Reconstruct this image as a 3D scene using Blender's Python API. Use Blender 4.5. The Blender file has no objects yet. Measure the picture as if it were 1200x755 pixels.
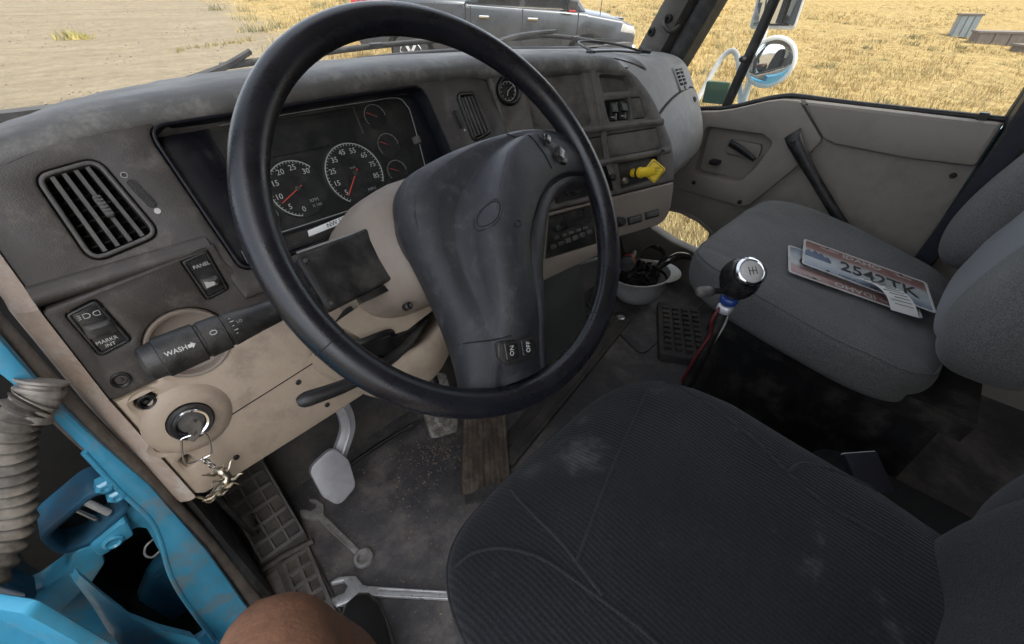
import bpy, bmesh, math, random
from mathutils import Vector, Matrix
from mathutils.geometry import delaunay_2d_cdt
from mathutils.bvhtree import BVHTree
random.seed(7)
R_ = math.radians
scene = bpy.context.scene
COL = scene.collection

# ------------------------------------------------------------------ camera
cam_data = bpy.data.cameras.new('camera')
cam = bpy.data.objects.new('camera', cam_data)
COL.objects.link(cam)
cam.location = (-.82, 0, 1.02)
PITCH, YAW = 37.2, 45.9          # degrees below level, degrees right of straight ahead
cam.rotation_euler = (R_(90 - PITCH), 0, R_(-YAW))
cam_data.sensor_fit = 'HORIZONTAL'
cam_data.sensor_width = 36
cam_data.lens = 15.0
cam_data.clip_start = .02
cam_data.clip_end = 2000
scene.camera = cam

# ------------------------------------------------------------------ sky, sun, exposure
SUN_EL, SUN_AZ = 60, 173         # azimuth clockwise from straight ahead (+Y)
world = bpy.data.worlds.new('World')
scene.world = world
world.use_nodes = True
wn = world.node_tree
bg = wn.nodes['Background']
sky = wn.nodes.new('ShaderNodeTexSky')
sky.sky_type = 'NISHITA'
sky.sun_disc = False
sky.sun_elevation = R_(SUN_EL)
sky.sun_rotation = R_(SUN_AZ)
sky.air_density = 1.0
sky.dust_density = 3.0
haze_sat = wn.nodes.new('ShaderNodeHueSaturation')      # thin high cloud: a paler, whiter sky
haze_sat.inputs['Saturation'].default_value = .35
wn.links.new(sky.outputs[0], haze_sat.inputs['Color'])
wn.links.new(haze_sat.outputs[0], bg.inputs[0])
bg.inputs[1].default_value = .15
sun_data = bpy.data.lights.new('sun', 'SUN')
sun_data.energy = .9
sun_data.angle = R_(12)
sun_data.color = (1, .95, .86)
sun = bpy.data.objects.new('sun', sun_data)
COL.objects.link(sun)
sun.rotation_euler = (R_(90 - SUN_EL), 0, R_(180 - SUN_AZ))
scene.view_settings.view_transform = 'Standard'
scene.view_settings.look = 'None'
scene.view_settings.gamma = 1
scene.view_settings.exposure = 1.9
scene.render.engine = 'CYCLES'
scene.cycles.use_denoising = True
scene.cycles.max_bounces = 8
scene.cycles.diffuse_bounces = 5
scene.cycles.transparent_max_bounces = 12
scene.cycles.sample_clamp_indirect = 6

# ------------------------------------------------------------------ materials
def nd(t, kind, **kw):
    n = t.nodes.new(kind)
    for k, v in kw.items():
        setattr(n, k, v)
    return n

def mat(name, col, rough=.55, metal=0, var=.18, scale=30, bump=.15, bscale=400, dust=None,
        dscale=9, dthr=.5, dwid=.12, spec=.5, trans=0, stretch=None, coat=0, sheen=0, rvar=.12):
    m = bpy.data.materials.new(name)
    m.use_nodes = True
    t = m.node_tree
    b = t.nodes['Principled BSDF']
    tc = nd(t, 'ShaderNodeTexCoord')
    vec = tc.outputs['Object']
    if stretch:
        mp = nd(t, 'ShaderNodeMapping')
        mp.inputs['Scale'].default_value = stretch
        t.links.new(vec, mp.inputs[0])
        vec = mp.outputs[0]
    n1 = nd(t, 'ShaderNodeTexNoise')
    n1.inputs['Scale'].default_value = scale
    n1.inputs['Detail'].default_value = 6
    n1.inputs['Roughness'].default_value = .65
    t.links.new(vec, n1.inputs['Vector'])
    mr = nd(t, 'ShaderNodeMapRange')
    mr.inputs[1].default_value = .25
    mr.inputs[2].default_value = .75
    mr.inputs[3].default_value = 1 - var
    mr.inputs[4].default_value = 1 + var
    t.links.new(n1.outputs[0], mr.inputs[0])
    mx = nd(t, 'ShaderNodeMix', data_type='RGBA', blend_type='MULTIPLY')
    mx.inputs[0].default_value = 1
    mx.inputs[6].default_value = (*col, 1)
    t.links.new(mr.outputs[0], mx.inputs[7])
    out = mx.outputs[2]
    rr_ = nd(t, 'ShaderNodeMapRange')
    rr_.inputs[1].default_value = .3
    rr_.inputs[2].default_value = .7
    rr_.inputs[3].default_value = max(.02, rough - rvar)
    rr_.inputs[4].default_value = min(1, rough + rvar)
    t.links.new(n1.outputs[0], rr_.inputs[0])
    rout = rr_.outputs[0]
    if dust:
        n2 = nd(t, 'ShaderNodeTexNoise')
        n2.inputs['Scale'].default_value = dscale
        n2.inputs['Detail'].default_value = 9
        n2.inputs['Roughness'].default_value = .72
        n2.inputs['Distortion'].default_value = .1
        t.links.new(tc.outputs['Object'], n2.inputs['Vector'])
        dr = nd(t, 'ShaderNodeMapRange', interpolation_type='SMOOTHSTEP')
        dr.inputs[1].default_value = dthr - dwid
        dr.inputs[2].default_value = dthr + dwid
        dr.inputs[3].default_value = 0
        dr.inputs[4].default_value = dust[3]
        t.links.new(n2.outputs[0], dr.inputs[0])
        m2 = nd(t, 'ShaderNodeMix', data_type='RGBA')
        t.links.new(dr.outputs[0], m2.inputs[0])
        t.links.new(out, m2.inputs[6])
        m2.inputs[7].default_value = (*dust[:3], 1)
        out = m2.outputs[2]
        m3 = nd(t, 'ShaderNodeMix', data_type='FLOAT')
        t.links.new(dr.outputs[0], m3.inputs[0])
        t.links.new(rout, m3.inputs[2])
        m3.inputs[3].default_value = .9
        rout = m3.outputs[0]
    t.links.new(out, b.inputs['Base Color'])
    t.links.new(rout, b.inputs['Roughness'])
    b.inputs['Metallic'].default_value = metal
    b.inputs['Specular IOR Level'].default_value = spec
    b.inputs['Coat Weight'].default_value = coat
    b.inputs['Coat Roughness'].default_value = .08
    b.inputs['Sheen Weight'].default_value = sheen
    b.inputs['Transmission Weight'].default_value = trans
    if bump:
        n3 = nd(t, 'ShaderNodeTexNoise')
        n3.inputs['Scale'].default_value = bscale
        n3.inputs['Detail'].default_value = 3
        t.links.new(vec, n3.inputs['Vector'])
        bp = nd(t, 'ShaderNodeBump')
        bp.inputs['Strength'].default_value = bump
        bp.inputs['Distance'].default_value = .002
        t.links.new(n3.outputs[0], bp.inputs['Height'])
        t.links.new(bp.outputs[0], b.inputs['Normal'])
    return m

DUST = (.30, .27, .23)
MT = {}
MT['dash'] = mat('dash_plastic', (.041, .0355, .032), .52, var=.12, scale=14, bump=.25, bscale=700, dust=(*DUST, .22), dscale=24, dthr=.60)
MT['dash_dusty_lit'] = mat('dash_plastic_dusty_lit', (.047, .041, .037), .6, var=.15, scale=14, bump=.3, bscale=600, dust=(.24, .22, .195, .42), dscale=14, dthr=.47, dwid=.16)  # dustier dash copy, also lightened to offset the weaker light on the stack
MT['dash_top'] = mat('dash_top_plastic', (.082, .079, .075), .5, var=.15, scale=10, bump=.3, bscale=600, dust=(.34, .32, .29, .40), dscale=22, dthr=.56)
MT['dash_right'] = mat('dusty_grey_plastic', (.19, .19, .185), .6, var=.15, scale=8, bump=.3, bscale=500, dust=(.36, .34, .31, .45), dscale=18, dthr=.54)
MT['bezel'] = mat('bezel_black', (.007, .0075, .011), .35, var=.2, scale=20, bump=.12, bscale=500, dust=(*DUST, .05), dscale=30, dthr=.6, spec=.2)
MT['lens'] = mat('cluster_plate', (.012, .012, .0125), .4, var=.25, scale=25, bump=.08, dust=(.22, .20, .17, .12), dscale=16, dthr=.56, spec=.22)
MT['dial'] = mat('dial_black', (.008, .008, .009), .45, var=.2, bump=0, dust=(.2, .19, .16, .1), dscale=22, dthr=.55, spec=.22)
MT['black'] = mat('black_plastic', (.008, .008, .0085), .45, var=.25, bump=.2, bscale=500, dust=(*DUST, .12), dscale=16, dthr=.56)
MT['blackgloss'] = mat('black_gloss', (.012, .012, .013), .18, var=.2, bump=.03, dust=(*DUST, .08), dscale=20)
MT['deep'] = mat('dark_void', (.004, .004, .004), .9, var=.1, bump=0)
MT['grey'] = mat('switch_grey', (.05, .048, .046), .48, var=.15, bump=.15, bscale=600, dust=(*DUST, .25), dscale=20, dthr=.55)
MT['tan'] = mat('tan_plastic', (.34, .272, .205), .5, var=.10, scale=12, bump=.2, bscale=600, dust=(.15, .115, .09, .5), dscale=16, dthr=.60)
MT['tan_dark'] = mat('taupe_plastic', (.20, .165, .135), .5, var=.10, scale=12, bump=.2, bscale=600, dust=(.12, .1, .085, .4), dscale=10, dthr=.6)
MT['tan_worn'] = mat('tan_worn', (.33, .26, .21), .6, var=.15, scale=30, bump=.4, bscale=300, dust=(.45, .42, .38, .7), dscale=26, dthr=.55)
MT['door'] = mat('door_plastic', (.245, .218, .185), .6, var=.12, scale=8, bump=.25, bscale=500, dust=(.16, .145, .125, .35), dscale=16, dthr=.58)
MT['door_dark'] = mat('door_inset', (.22, .197, .168), .65, var=.12, scale=8, bump=.4, bscale=400, dust=(.15, .135, .12, .4), dscale=14, dthr=.56)
MT['rim'] = mat('wheel_rubber', (.0075, .008, .012), .28, var=.2, scale=18, bump=.12, bscale=900, dust=(.10, .095, .09, .035), dscale=30, dthr=.58)
MT['pad'] = mat('pad_vinyl', (.016, .0165, .021), .40, var=.18, scale=16, bump=.45, bscale=1100, dust=(.2, .19, .19, .16), dscale=45, dthr=.60)
MT['rubber'] = mat('rubber_mat', (.048, .045, .044), .7, var=.25, scale=16, bump=.4, bscale=200, dust=(.16, .135, .11, .5), dscale=8, dthr=.52)
MT['floor'] = mat('floor_mat', (.064, .062, .066), .55, var=.45, scale=6, bump=.6, bscale=160, dust=(.25, .22, .20, .8), dscale=4.5, dthr=.54, dwid=.12)
MT['rib'] = mat('worn_rubber', (.075, .071, .070), .6, var=.25, scale=20, bump=.4, bscale=200, dust=(.19, .17, .15, .5), dscale=12)
MT['seal'] = mat('seal_rubber', (.085, .07, .06), .65, var=.25, scale=20, bump=.5, bscale=250, dust=(.2, .17, .14, .5), dscale=12)
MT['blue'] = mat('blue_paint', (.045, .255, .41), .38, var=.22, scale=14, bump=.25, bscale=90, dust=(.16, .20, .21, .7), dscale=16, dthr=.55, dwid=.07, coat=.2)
MT['blue_dark'] = mat('blue_paint_dark', (.010, .075, .14), .5, var=.25, scale=12, bump=.15, bscale=150, dust=(.05, .05, .05, .6), dscale=9, dthr=.55)  # darker copy of the blue paint for inner jamb parts
MT['hose'] = mat('hose_rubber', (.048, .042, .037), .75, var=.25, scale=25, bump=.4, bscale=200, dust=(.20, .18, .15, .5), dscale=20)
MT['steel'] = mat('steel', (.60, .60, .60), .33, metal=.55, var=.2, scale=35, bump=.15, bscale=300, dust=(.18, .15, .12, .4), dscale=25, dthr=.58)
MT['chrome'] = mat('chrome', (.75, .75, .76), .12, metal=1, var=.1, bump=.03, rvar=.05)
MT['alu'] = mat('aluminium', (.60, .60, .63), .42, metal=.45, var=.15, scale=20, bump=.3, bscale=180, dust=(.25, .22, .2, .4), dscale=14, dthr=.58)
MT['pewter'] = mat('pewter', (.45, .40, .32), .32, metal=1, var=.3, scale=120, bump=.3, bscale=300)
MT['white'] = mat('white_plastic', (.50, .49, .47), .5, var=.12, scale=20, bump=.1, dust=(.25, .22, .18, .5), dscale=10, dthr=.58)
MT['paper'] = mat('paper', (.72, .72, .70), .8, var=.05, bump=.05)
MT['ink'] = mat('ink', (.03, .03, .03), .7, var=.05, bump=0)
MT['print'] = mat('white_print', (.44, .44, .41), .6, var=.1, bump=0)
MT['printdim'] = mat('dim_print', (.24, .24, .23), .6, var=.15, bump=0)
MT['red'] = mat('needle_red', (.55, .06, .05), .5, var=.1, bump=0)
MT['redplastic'] = mat('red_plastic', (.42, .025, .03), .4, var=.15, bump=.05)
MT['bluepl'] = mat('blue_plastic', (.015, .045, .20), .35, var=.2, bump=.1)
MT['yellow'] = mat('yellow_plastic', (.80, .56, .03), .42, var=.1, scale=40, bump=.06, dust=(.3, .2, .05, .3), dscale=30, dthr=.58)
MT['skin'] = mat('skin', (.27, .135, .082), .5, var=.28, scale=38, bump=.6, bscale=170, spec=.4, dust=(.34, .20, .135, .18), dscale=40, dthr=.55)
MT['shoe'] = mat('shoe_dark', (.022, .02, .02), .7, var=.3, scale=40, bump=.4, bscale=300)
MT['treadle'] = mat('treadle', (.070, .050, .036), .75, var=.45, scale=14, bump=.9, bscale=90, stretch=(1, 5, 1), dust=(.22, .175, .13, .6), dscale=30, dthr=.52)
MT['brake'] = mat('worn_pedal', (.36, .34, .31), .5, metal=.4, var=.45, scale=70, bump=1.2, bscale=140, dust=(.10, .08, .06, .7), dscale=45, dthr=.5)
MT['steelblue'] = mat('pickup_paint', (.028, .034, .042), .3, var=.08, scale=3, bump=0, coat=.5)
MT['carglass'] = mat('car_glass', (.012, .015, .018), .06, var=.05, bump=0, rvar=.02)
MT['tyre'] = mat('tyre', (.02, .02, .02), .8, var=.2, bump=.3)
MT['mirrorwhite'] = mat('white_paint', (.72, .72, .70), .4, var=.08, bump=.05, dust=(.4, .36, .3, .4), dscale=9)
MT['mirrorface'] = mat('mirror_silver', (.88, .89, .9), .03, metal=1, var=.02, bump=0, rvar=.01)
MT['pillar'] = mat('pillar_trim', (.10, .096, .09), .6, var=.12, bump=.3, bscale=400, dust=(*DUST, .3), dscale=6)
MT['headliner'] = mat('headliner', (.58, .55, .50), .9, var=.08, bump=.2)

def fabric(name, col, col2, rib=True, ribscale=260, axis='Y', dust=None):
    m = bpy.data.materials.new(name)
    m.use_nodes = True
    t = m.node_tree
    b = t.nodes['Principled BSDF']
    tc = nd(t, 'ShaderNodeTexCoord')
    n1 = nd(t, 'ShaderNodeTexNoise')
    n1.inputs['Scale'].default_value = 6
    n1.inputs['Detail'].default_value = 8
    n1.inputs['Roughness'].default_value = .6
    t.links.new(tc.outputs['Object'], n1.inputs['Vector'])
    n2 = nd(t, 'ShaderNodeTexNoise')
    n2.inputs['Scale'].default_value = 420
    n2.inputs['Detail'].default_value = 3
    t.links.new(tc.outputs['Object'], n2.inputs['Vector'])
    mix = nd(t, 'ShaderNodeMix', data_type='RGBA')
    mr = nd(t, 'ShaderNodeMapRange')
    mr.inputs[1].default_value = .3
    mr.inputs[2].default_value = .7
    t.links.new(n1.outputs[0], mr.inputs[0])
    t.links.new(mr.outputs[0], mix.inputs[0])
    mix.inputs[6].default_value = (*col, 1)
    mix.inputs[7].default_value = (*col2, 1)
    ml = nd(t, 'ShaderNodeMix', data_type='RGBA', blend_type='MULTIPLY')
    ml.inputs[0].default_value = .8
    mr2 = nd(t, 'ShaderNodeMapRange')
    mr2.inputs[1].default_value = .3
    mr2.inputs[2].default_value = .7
    mr2.inputs[3].default_value = .55
    mr2.inputs[4].default_value = 1.45
    t.links.new(n2.outputs[0], mr2.inputs[0])
    t.links.new(mix.outputs[2], ml.inputs[6])
    t.links.new(mr2.outputs[0], ml.inputs[7])
    out = ml.outputs[2]
    n4 = nd(t, 'ShaderNodeTexNoise')
    n4.inputs['Scale'].default_value = 11
    n4.inputs['Detail'].default_value = 10
    n4.inputs['Roughness'].default_value = .7
    t.links.new(tc.outputs['Object'], n4.inputs['Vector'])
    dr = nd(t, 'ShaderNodeMapRange', interpolation_type='SMOOTHSTEP')
    dr.inputs[1].default_value = .60
    dr.inputs[2].default_value = .74
    dr.inputs[4].default_value = .5
    t.links.new(n4.outputs[0], dr.inputs[0])
    dm = nd(t, 'ShaderNodeMix', data_type='RGBA')
    t.links.new(dr.outputs[0], dm.inputs[0])
    t.links.new(out, dm.inputs[6])
    dm.inputs[7].default_value = (*(dust or (.14, .13, .125)), 1)
    out = dm.outputs[2]
    h = n2.outputs[0]
    if rib:
        wv = nd(t, 'ShaderNodeTexWave', wave_type='BANDS', bands_direction=axis)
        wv.inputs['Scale'].default_value = ribscale / 6.283
        wv.inputs['Distortion'].default_value = 2.2
        wv.inputs['Detail Scale'].default_value = .3
        wv.inputs['Detail'].default_value = 1
        t.links.new(tc.outputs['Object'], wv.inputs['Vector'])
        wm = nd(t, 'ShaderNodeMix', data_type='RGBA', blend_type='MULTIPLY')
        wm.inputs[0].default_value = .38
        t.links.new(out, wm.inputs[6])
        t.links.new(wv.outputs['Color'], wm.inputs[7])
        out = wm.outputs[2]
        ad = nd(t, 'ShaderNodeMath', operation='ADD')
        t.links.new(wv.outputs['Fac'], ad.inputs[0])
        t.links.new(n2.outputs[0], ad.inputs[1])
        h = ad.outputs[0]
    bp = nd(t, 'ShaderNodeBump')
    bp.inputs['Strength'].default_value = .5
    bp.inputs['Distance'].default_value = .002
    t.links.new(h, bp.inputs['Height'])
    t.links.new(bp.outputs[0], b.inputs['Normal'])
    t.links.new(out, b.inputs['Base Color'])
    b.inputs['Roughness'].default_value = .92
    b.inputs['Specular IOR Level'].default_value = .2
    b.inputs['Sheen Weight'].default_value = .10
    b.inputs['Sheen Roughness'].default_value = .5
    return m
MT['fabric'] = fabric('seat_corduroy', (.014, .0145, .018), (.022, .0225, .026), True, 330, 'X')
MT['fabric_plain'] = fabric('seat_cloth', (.018, .0185, .021), (.028, .0285, .030), False)
MT['fabric_pass'] = fabric('seat_cloth_grey', (.098, .098, .096), (.128, .128, .125), False, dust=(.15, .145, .14))
MT['carpet'] = fabric('carpet', (.02, .02, .021), (.035, .033, .032), False, dust=(.12, .1, .085))

def glass(name, tint=(.93, .95, .94), dirt=.12, dcol=(.55, .53, .5)):
    m = bpy.data.materials.new(name)
    m.use_nodes = True
    t = m.node_tree
    t.nodes.remove(t.nodes['Principled BSDF'])
    o = t.nodes['Material Output']
    tr = nd(t, 'ShaderNodeBsdfTransparent')
    tr.inputs[0].default_value = (*tint, 1)
    gl = nd(t, 'ShaderNodeBsdfGlossy')
    gl.inputs['Roughness'].default_value = .03
    fr = nd(t, 'ShaderNodeFresnel')
    fr.inputs[0].default_value = 1.06
    m1 = nd(t, 'ShaderNodeMixShader')
    t.links.new(fr.outputs[0], m1.inputs[0])
    t.links.new(tr.outputs[0], m1.inputs[1])
    t.links.new(gl.outputs[0], m1.inputs[2])
    df = nd(t, 'ShaderNodeBsdfDiffuse')
    df.inputs[0].default_value = (*dcol, 1)
    tl = nd(t, 'ShaderNodeBsdfTranslucent')
    tl.inputs[0].default_value = (*dcol, 1)
    ms = nd(t, 'ShaderNodeMixShader')
    ms.inputs[0].default_value = .6
    t.links.new(df.outputs[0], ms.inputs[1])
    t.links.new(tl.outputs[0], ms.inputs[2])
    tc = nd(t, 'ShaderNodeTexCoord')
    n = nd(t, 'ShaderNodeTexNoise')
    n.inputs['Scale'].default_value = 5
    n.inputs['Detail'].default_value = 10
    n.inputs['Roughness'].default_value = .75
    t.links.new(tc.outputs['Object'], n.inputs['Vector'])
    mr = nd(t, 'ShaderNodeMapRange')
    mr.inputs[1].default_value = .35
    mr.inputs[2].default_value = .75
    mr.inputs[3].default_value = dirt * .4
    mr.inputs[4].default_value = dirt * 1.8
    t.links.new(n.outputs[0], mr.inputs[0])
    m2 = nd(t, 'ShaderNodeMixShader')
    t.links.new(mr.outputs[0], m2.inputs[0])
    t.links.new(m1.outputs[0], m2.inputs[1])
    t.links.new(ms.outputs[0], m2.inputs[2])
    t.links.new(m2.outputs[0], o.inputs[0])
    return m
MT['lensglass'] = glass('cluster_lens', dirt=.035)
MT['glass'] = glass('dusty_windshield', dirt=.085)
MT['sideglass'] = glass('side_glass', dirt=.05)

# ------------------------------------------------------------------ mesh helpers
ROOT = {}

def root_of(o):
    while o.parent:
        o = o.parent
    return ROOT.get(o.name, Vector())

def put(name, verts, faces, m, parent=None, smooth=35, label=None, cat=None, group=None, kind=None):
    """One mesh object. Vertices are world coordinates; a child's are stored relative to its thing's base."""
    verts = [Vector(v) for v in verts]
    if parent is None:
        xs = [v.x for v in verts]; ys = [v.y for v in verts]; zs = [v.z for v in verts]
        off = Vector(((min(xs) + max(xs)) / 2, (min(ys) + max(ys)) / 2, min(zs)))
    else:
        off = root_of(parent)
    me = bpy.data.meshes.new(name)
    me.from_pydata([v - off for v in verts], [], faces)
    bm = bmesh.new()
    bm.from_mesh(me)
    bmesh.ops.remove_doubles(bm, verts=bm.verts, dist=1e-5)
    bmesh.ops.recalc_face_normals(bm, faces=bm.faces)
    bm.to_mesh(me)
    bm.free()
    if smooth:
        me.polygons.foreach_set('use_smooth', [True] * len(me.polygons))
        me.set_sharp_from_angle(angle=R_(smooth))
    mm = MT[m] if isinstance(m, str) else m
    me.materials.append(mm)
    o = bpy.data.objects.new(name, me)
    COL.objects.link(o)
    if parent is None:
        o.location = off
        ROOT[o.name] = off
    else:
        o.parent = parent
    tag(o, label, cat, group, kind)
    return o

def tag(o, label=None, cat=None, group=None, kind=None):
    if label: o['label'] = label
    if cat: o['category'] = cat
    if group: o['group'] = group
    if kind: o['kind'] = kind
    return o

def thing(name, label, cat, loc, group=None, kind=None):
    o = bpy.data.objects.new(name, None)
    o.empty_display_size = .05
    COL.objects.link(o)
    o.location = loc
    ROOT[o.name] = Vector(loc)
    return tag(o, label, cat, group, kind)

class Fr:
    def __init__(s, o, ex, ey):
        s.o = Vector(o); s.ex = Vector(ex).normalized()
        e = Vector(ey); e = (e - s.ex * e.dot(s.ex)).normalized()
        s.ey = e; s.n = s.ex.cross(e)
    def P(s, u, v, w=0):
        return s.o + s.ex * u + s.ey * v + s.n * w
    def sub(s, u, v, w=0, rot=0):
        c, q = math.cos(R_(rot)), math.sin(R_(rot))
        return Fr(s.P(u, v, w), s.ex * c + s.ey * q, s.ey * c - s.ex * q)

def yawtilt(o, yaw, tilt):
    a, t = R_(yaw), R_(tilt)
    ex = Vector((math.cos(a), -math.sin(a), 0))
    n = Vector((-math.sin(a) * math.cos(t), -math.cos(a) * math.cos(t), math.sin(t)))
    return Fr(o, ex, n.cross(ex))

def area(p):
    return sum(p[i][0] * p[(i + 1) % len(p)][1] - p[(i + 1) % len(p)][0] * p[i][1] for i in range(len(p))) / 2

def ccw(p):
    p = [tuple(q[:2]) for q in p]
    return p if area(p) > 0 else p[::-1]

def rnd(pts, r=.005, seg=4):
    """Round the corners of a polygon; r may be a list."""
    n = len(pts); out = []
    for i in range(n):
        rr = r[i] if isinstance(r, (list, tuple)) else r
        a, b, c = Vector(pts[i - 1]).to_2d(), Vector(pts[i]).to_2d(), Vector(pts[(i + 1) % n]).to_2d()
        d1, d2 = (a - b), (c - b)
        l1, l2 = d1.length, d2.length
        if rr <= 0 or l1 < 1e-6 or l2 < 1e-6:
            out.append(tuple(b)); continue
        d1.normalize(); d2.normalize()
        ang = math.acos(max(-1, min(1, d1.dot(d2))))
        tl = min(rr / max(1e-4, math.tan(ang / 2)), l1 * .48, l2 * .48)
        p0, p2 = b + d1 * tl, b + d2 * tl
        for k in range(seg + 1):
            t = k / seg
            q = p0 * (1 - t) ** 2 + b * 2 * t * (1 - t) + p2 * t * t
            out.append((q.x, q.y))
    return out

def rect(cx, cy, w, h, r=.004, seg=4):
    return rnd([(cx - w / 2, cy - h / 2), (cx + w / 2, cy - h / 2), (cx + w / 2, cy + h / 2), (cx - w / 2, cy + h / 2)], r, seg)

def circ(cx, cy, r, n=32, ry=None):
    return [(cx + r * math.cos(2 * math.pi * i / n), cy + (ry or r) * math.sin(2 * math.pi * i / n)) for i in range(n)]

def inset(p, d):
    """p CCW; positive d moves inward."""
    n = len(p); out = []
    for i in range(n):
        a, b, c = Vector(p[i - 1]), Vector(p[i]), Vector(p[(i + 1) % n])
        e1, e2 = (b - a), (c - b)
        if e1.length < 1e-9: e1 = e2
        if e2.length < 1e-9: e2 = e1
        n1 = Vector((-e1.y, e1.x)).normalized(); n2 = Vector((-e2.y, e2.x)).normalized()
        m = n1 + n2
        if m.length < 1e-6: m = n1
        m.normalize()
        k = d / max(.5, m.dot(n1))
        out.append((b.x + m.x * k, b.y + m.y * k))
    return out

def inside(p, poly):
    c = False
    for i in range(len(poly)):
        a, b = poly[i - 1], poly[i]
        if (a.y > p.y) != (b.y > p.y) and p.x < (b.x - a.x) * (p.y - a.y) / (b.y - a.y) + a.x:
            c = not c
    return c

def fill(loops):
    pts, edges = [], []
    for lp in loops:
        b = len(pts); n = len(lp)
        pts += [Vector((p.x, p.y)) for p in lp]
        edges += [(b + i, b + (i + 1) % n) for i in range(n)]
    ov, oe, of, orig, _, _ = delaunay_2d_cdt(pts, edges, [], 0, 1e-7)
    out, extra = [], []
    idx = []
    for i, q in enumerate(orig):
        if q: idx.append(q[0])
        else:
            idx.append(len(pts) + len(extra)); extra.append((ov[i].x, ov[i].y))
    for f in of:
        c = sum((ov[i] for i in f), Vector((0, 0))) / len(f)
        if inside(c, loops[0]) and not any(inside(c, h) for h in loops[1:]):
            out.append([idx[i] for i in f])
    return out, extra

def panel(name, fr, outer, m, parent=None, holes=(), w=0, depth=.01, bev=.0015, smooth=35, back=True, fn=None, **kw):
    """A plate with its front at height w of the frame, holes and softly rounded edges."""
    outer = ccw(outer); holes = [ccw(h) for h in holes]
    loops = [outer] + holes
    sg = [1] + [-1] * len(holes)
    verts, faces, idx = [], [], []
    def ring(d, z):
        res = []
        for lp, s in zip(loops, sg):
            q = inset(lp, d * s) if d else lp
            st = len(verts)
            verts.extend((x, y, z) for x, y in q)
            res.append(st)
        idx.append(res)
    ring(bev, w); ring(bev * .3, w - bev * .3); ring(0, w - bev); ring(0, w - depth)
    front = [[Vector((verts[st + i][0], verts[st + i][1], 0)) for i in range(len(lp))] for lp, st in zip(loops, idx[0])]
    flat = [st + i for lp, st in zip(loops, idx[0]) for i in range(len(lp))]
    tris, extra = fill(front)
    nf = len(flat)
    fl1 = flat + [len(verts) + i for i in range(len(extra))]
    verts.extend((x, y, w) for x, y in extra)
    for t in tris:
        faces.append([fl1[i] for i in t])
    if back:
        flat2 = [st + i for lp, st in zip(loops, idx[-1]) for i in range(len(lp))] + [len(verts) + i for i in range(len(extra))]
        verts.extend((x, y, w - depth) for x, y in extra)
        for t in tris:
            faces.append([flat2[i] for i in reversed(t)])
    for a, b in zip(idx, idx[1:]):
        for li, lp in enumerate(loops):
            n = len(lp)
            for i in range(n):
                j = (i + 1) % n
                faces.append([a[li] + i, b[li] + i, b[li] + j, a[li] + j])
    wv = [fr.P(*v) for v in verts]
    if fn: wv = [fn(v) for v in wv]
    return put(name, wv, faces, m, parent, smooth, **kw)

def grid_faces(nu, nv, close_u=False, close_v=False, base=0):
    f = []
    for i in range(nu if close_u else nu - 1):
        for j in range(nv if close_v else nv - 1):
            a, b = i, (i + 1) % nu
            c, d = j, (j + 1) % nv
            f.append([base + a * nv + c, base + b * nv + c, base + b * nv + d, base + a * nv + d])
    return f

def loft_data(sections, closed=True, cap=True):
    nv = len(sections[0])
    verts = [Vector(p) for s in sections for p in s]
    faces = grid_faces(len(sections), nv, False, closed)
    if cap and closed:
        faces.append(list(range(nv))[::-1])
        faces.append([(len(sections) - 1) * nv + i for i in range(nv)])
    return verts, faces

def loft(name, sections, m, parent=None, closed=True, cap=True, smooth=35, **kw):
    v, f = loft_data(sections, closed, cap)
    return put(name, v, f, m, parent, smooth, **kw)

def spline(pts, n=8, closed=False):
    pts = [Vector(p) for p in pts]
    out = []
    N = len(pts)
    rng = N if closed else N - 1
    for i in range(rng):
        p1, p2 = pts[i], pts[(i + 1) % N]
        p0 = pts[i - 1] if (i > 0 or closed) else p1 * 2 - p2
        p3 = pts[(i + 2) % N] if (i + 2 < N or closed) else p2 * 2 - p1
        for k in range(n):
            t = k / n
            out.append(.5 * ((2 * p1) + (p2 - p0) * t + (2 * p0 - 5 * p1 + 4 * p2 - p3) * t * t + (3 * p1 - p0 - 3 * p2 + p3) * t ** 3))
    if not closed: out.append(pts[-1])
    return out

def tube_data(path, r, seg=10, closed=False, flat=1.0, up=None):
    path = [Vector(p) for p in path]
    n = len(path)
    rs = [r] * n if isinstance(r, (int, float)) else list(r)
    if len(rs) != n:
        rs = [(lambda t: rs[int(t)] * (1 - (t - int(t))) + rs[min(len(rs) - 1, int(t) + 1)] * (t - int(t)))(i * (len(rs) - 1) / (n - 1)) for i in range(n)]
    tang = []
    for i in range(n):
        a = path[i - 1] if (i > 0 or closed) else path[i]
        b = path[(i + 1) % n] if (i < n - 1 or closed) else path[i]
        tang.append((b - a).normalized())
    x = Vector(up) if up else (Vector((0, 0, 1)) if abs(tang[0].z) < .9 else Vector((1, 0, 0)))
    x = (x - tang[0] * x.dot(tang[0])).normalized()
    secs = []
    for i in range(n):
        x = (x - tang[i] * x.dot(tang[i])).normalized()
        y = tang[i].cross(x)
        secs.append([path[i] + (x * math.cos(2 * math.pi * k / seg) + y * flat * math.sin(2 * math.pi * k / seg)) * rs[i] for k in range(seg)])
    v = [p for s in secs for p in s]
    f = grid_faces(n, seg, closed, True)
    if not closed:
        f.append(list(range(seg))[::-1]); f.append([(n - 1) * seg + k for k in range(seg)])
    return v, f

def tube(name, path, r, m, parent=None, seg=10, closed=False, smooth=50, flat=1.0, up=None, **kw):
    v, f = tube_data(path, r, seg, closed, flat, up)
    return put(name, v, f, m, parent, smooth, **kw)

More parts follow.
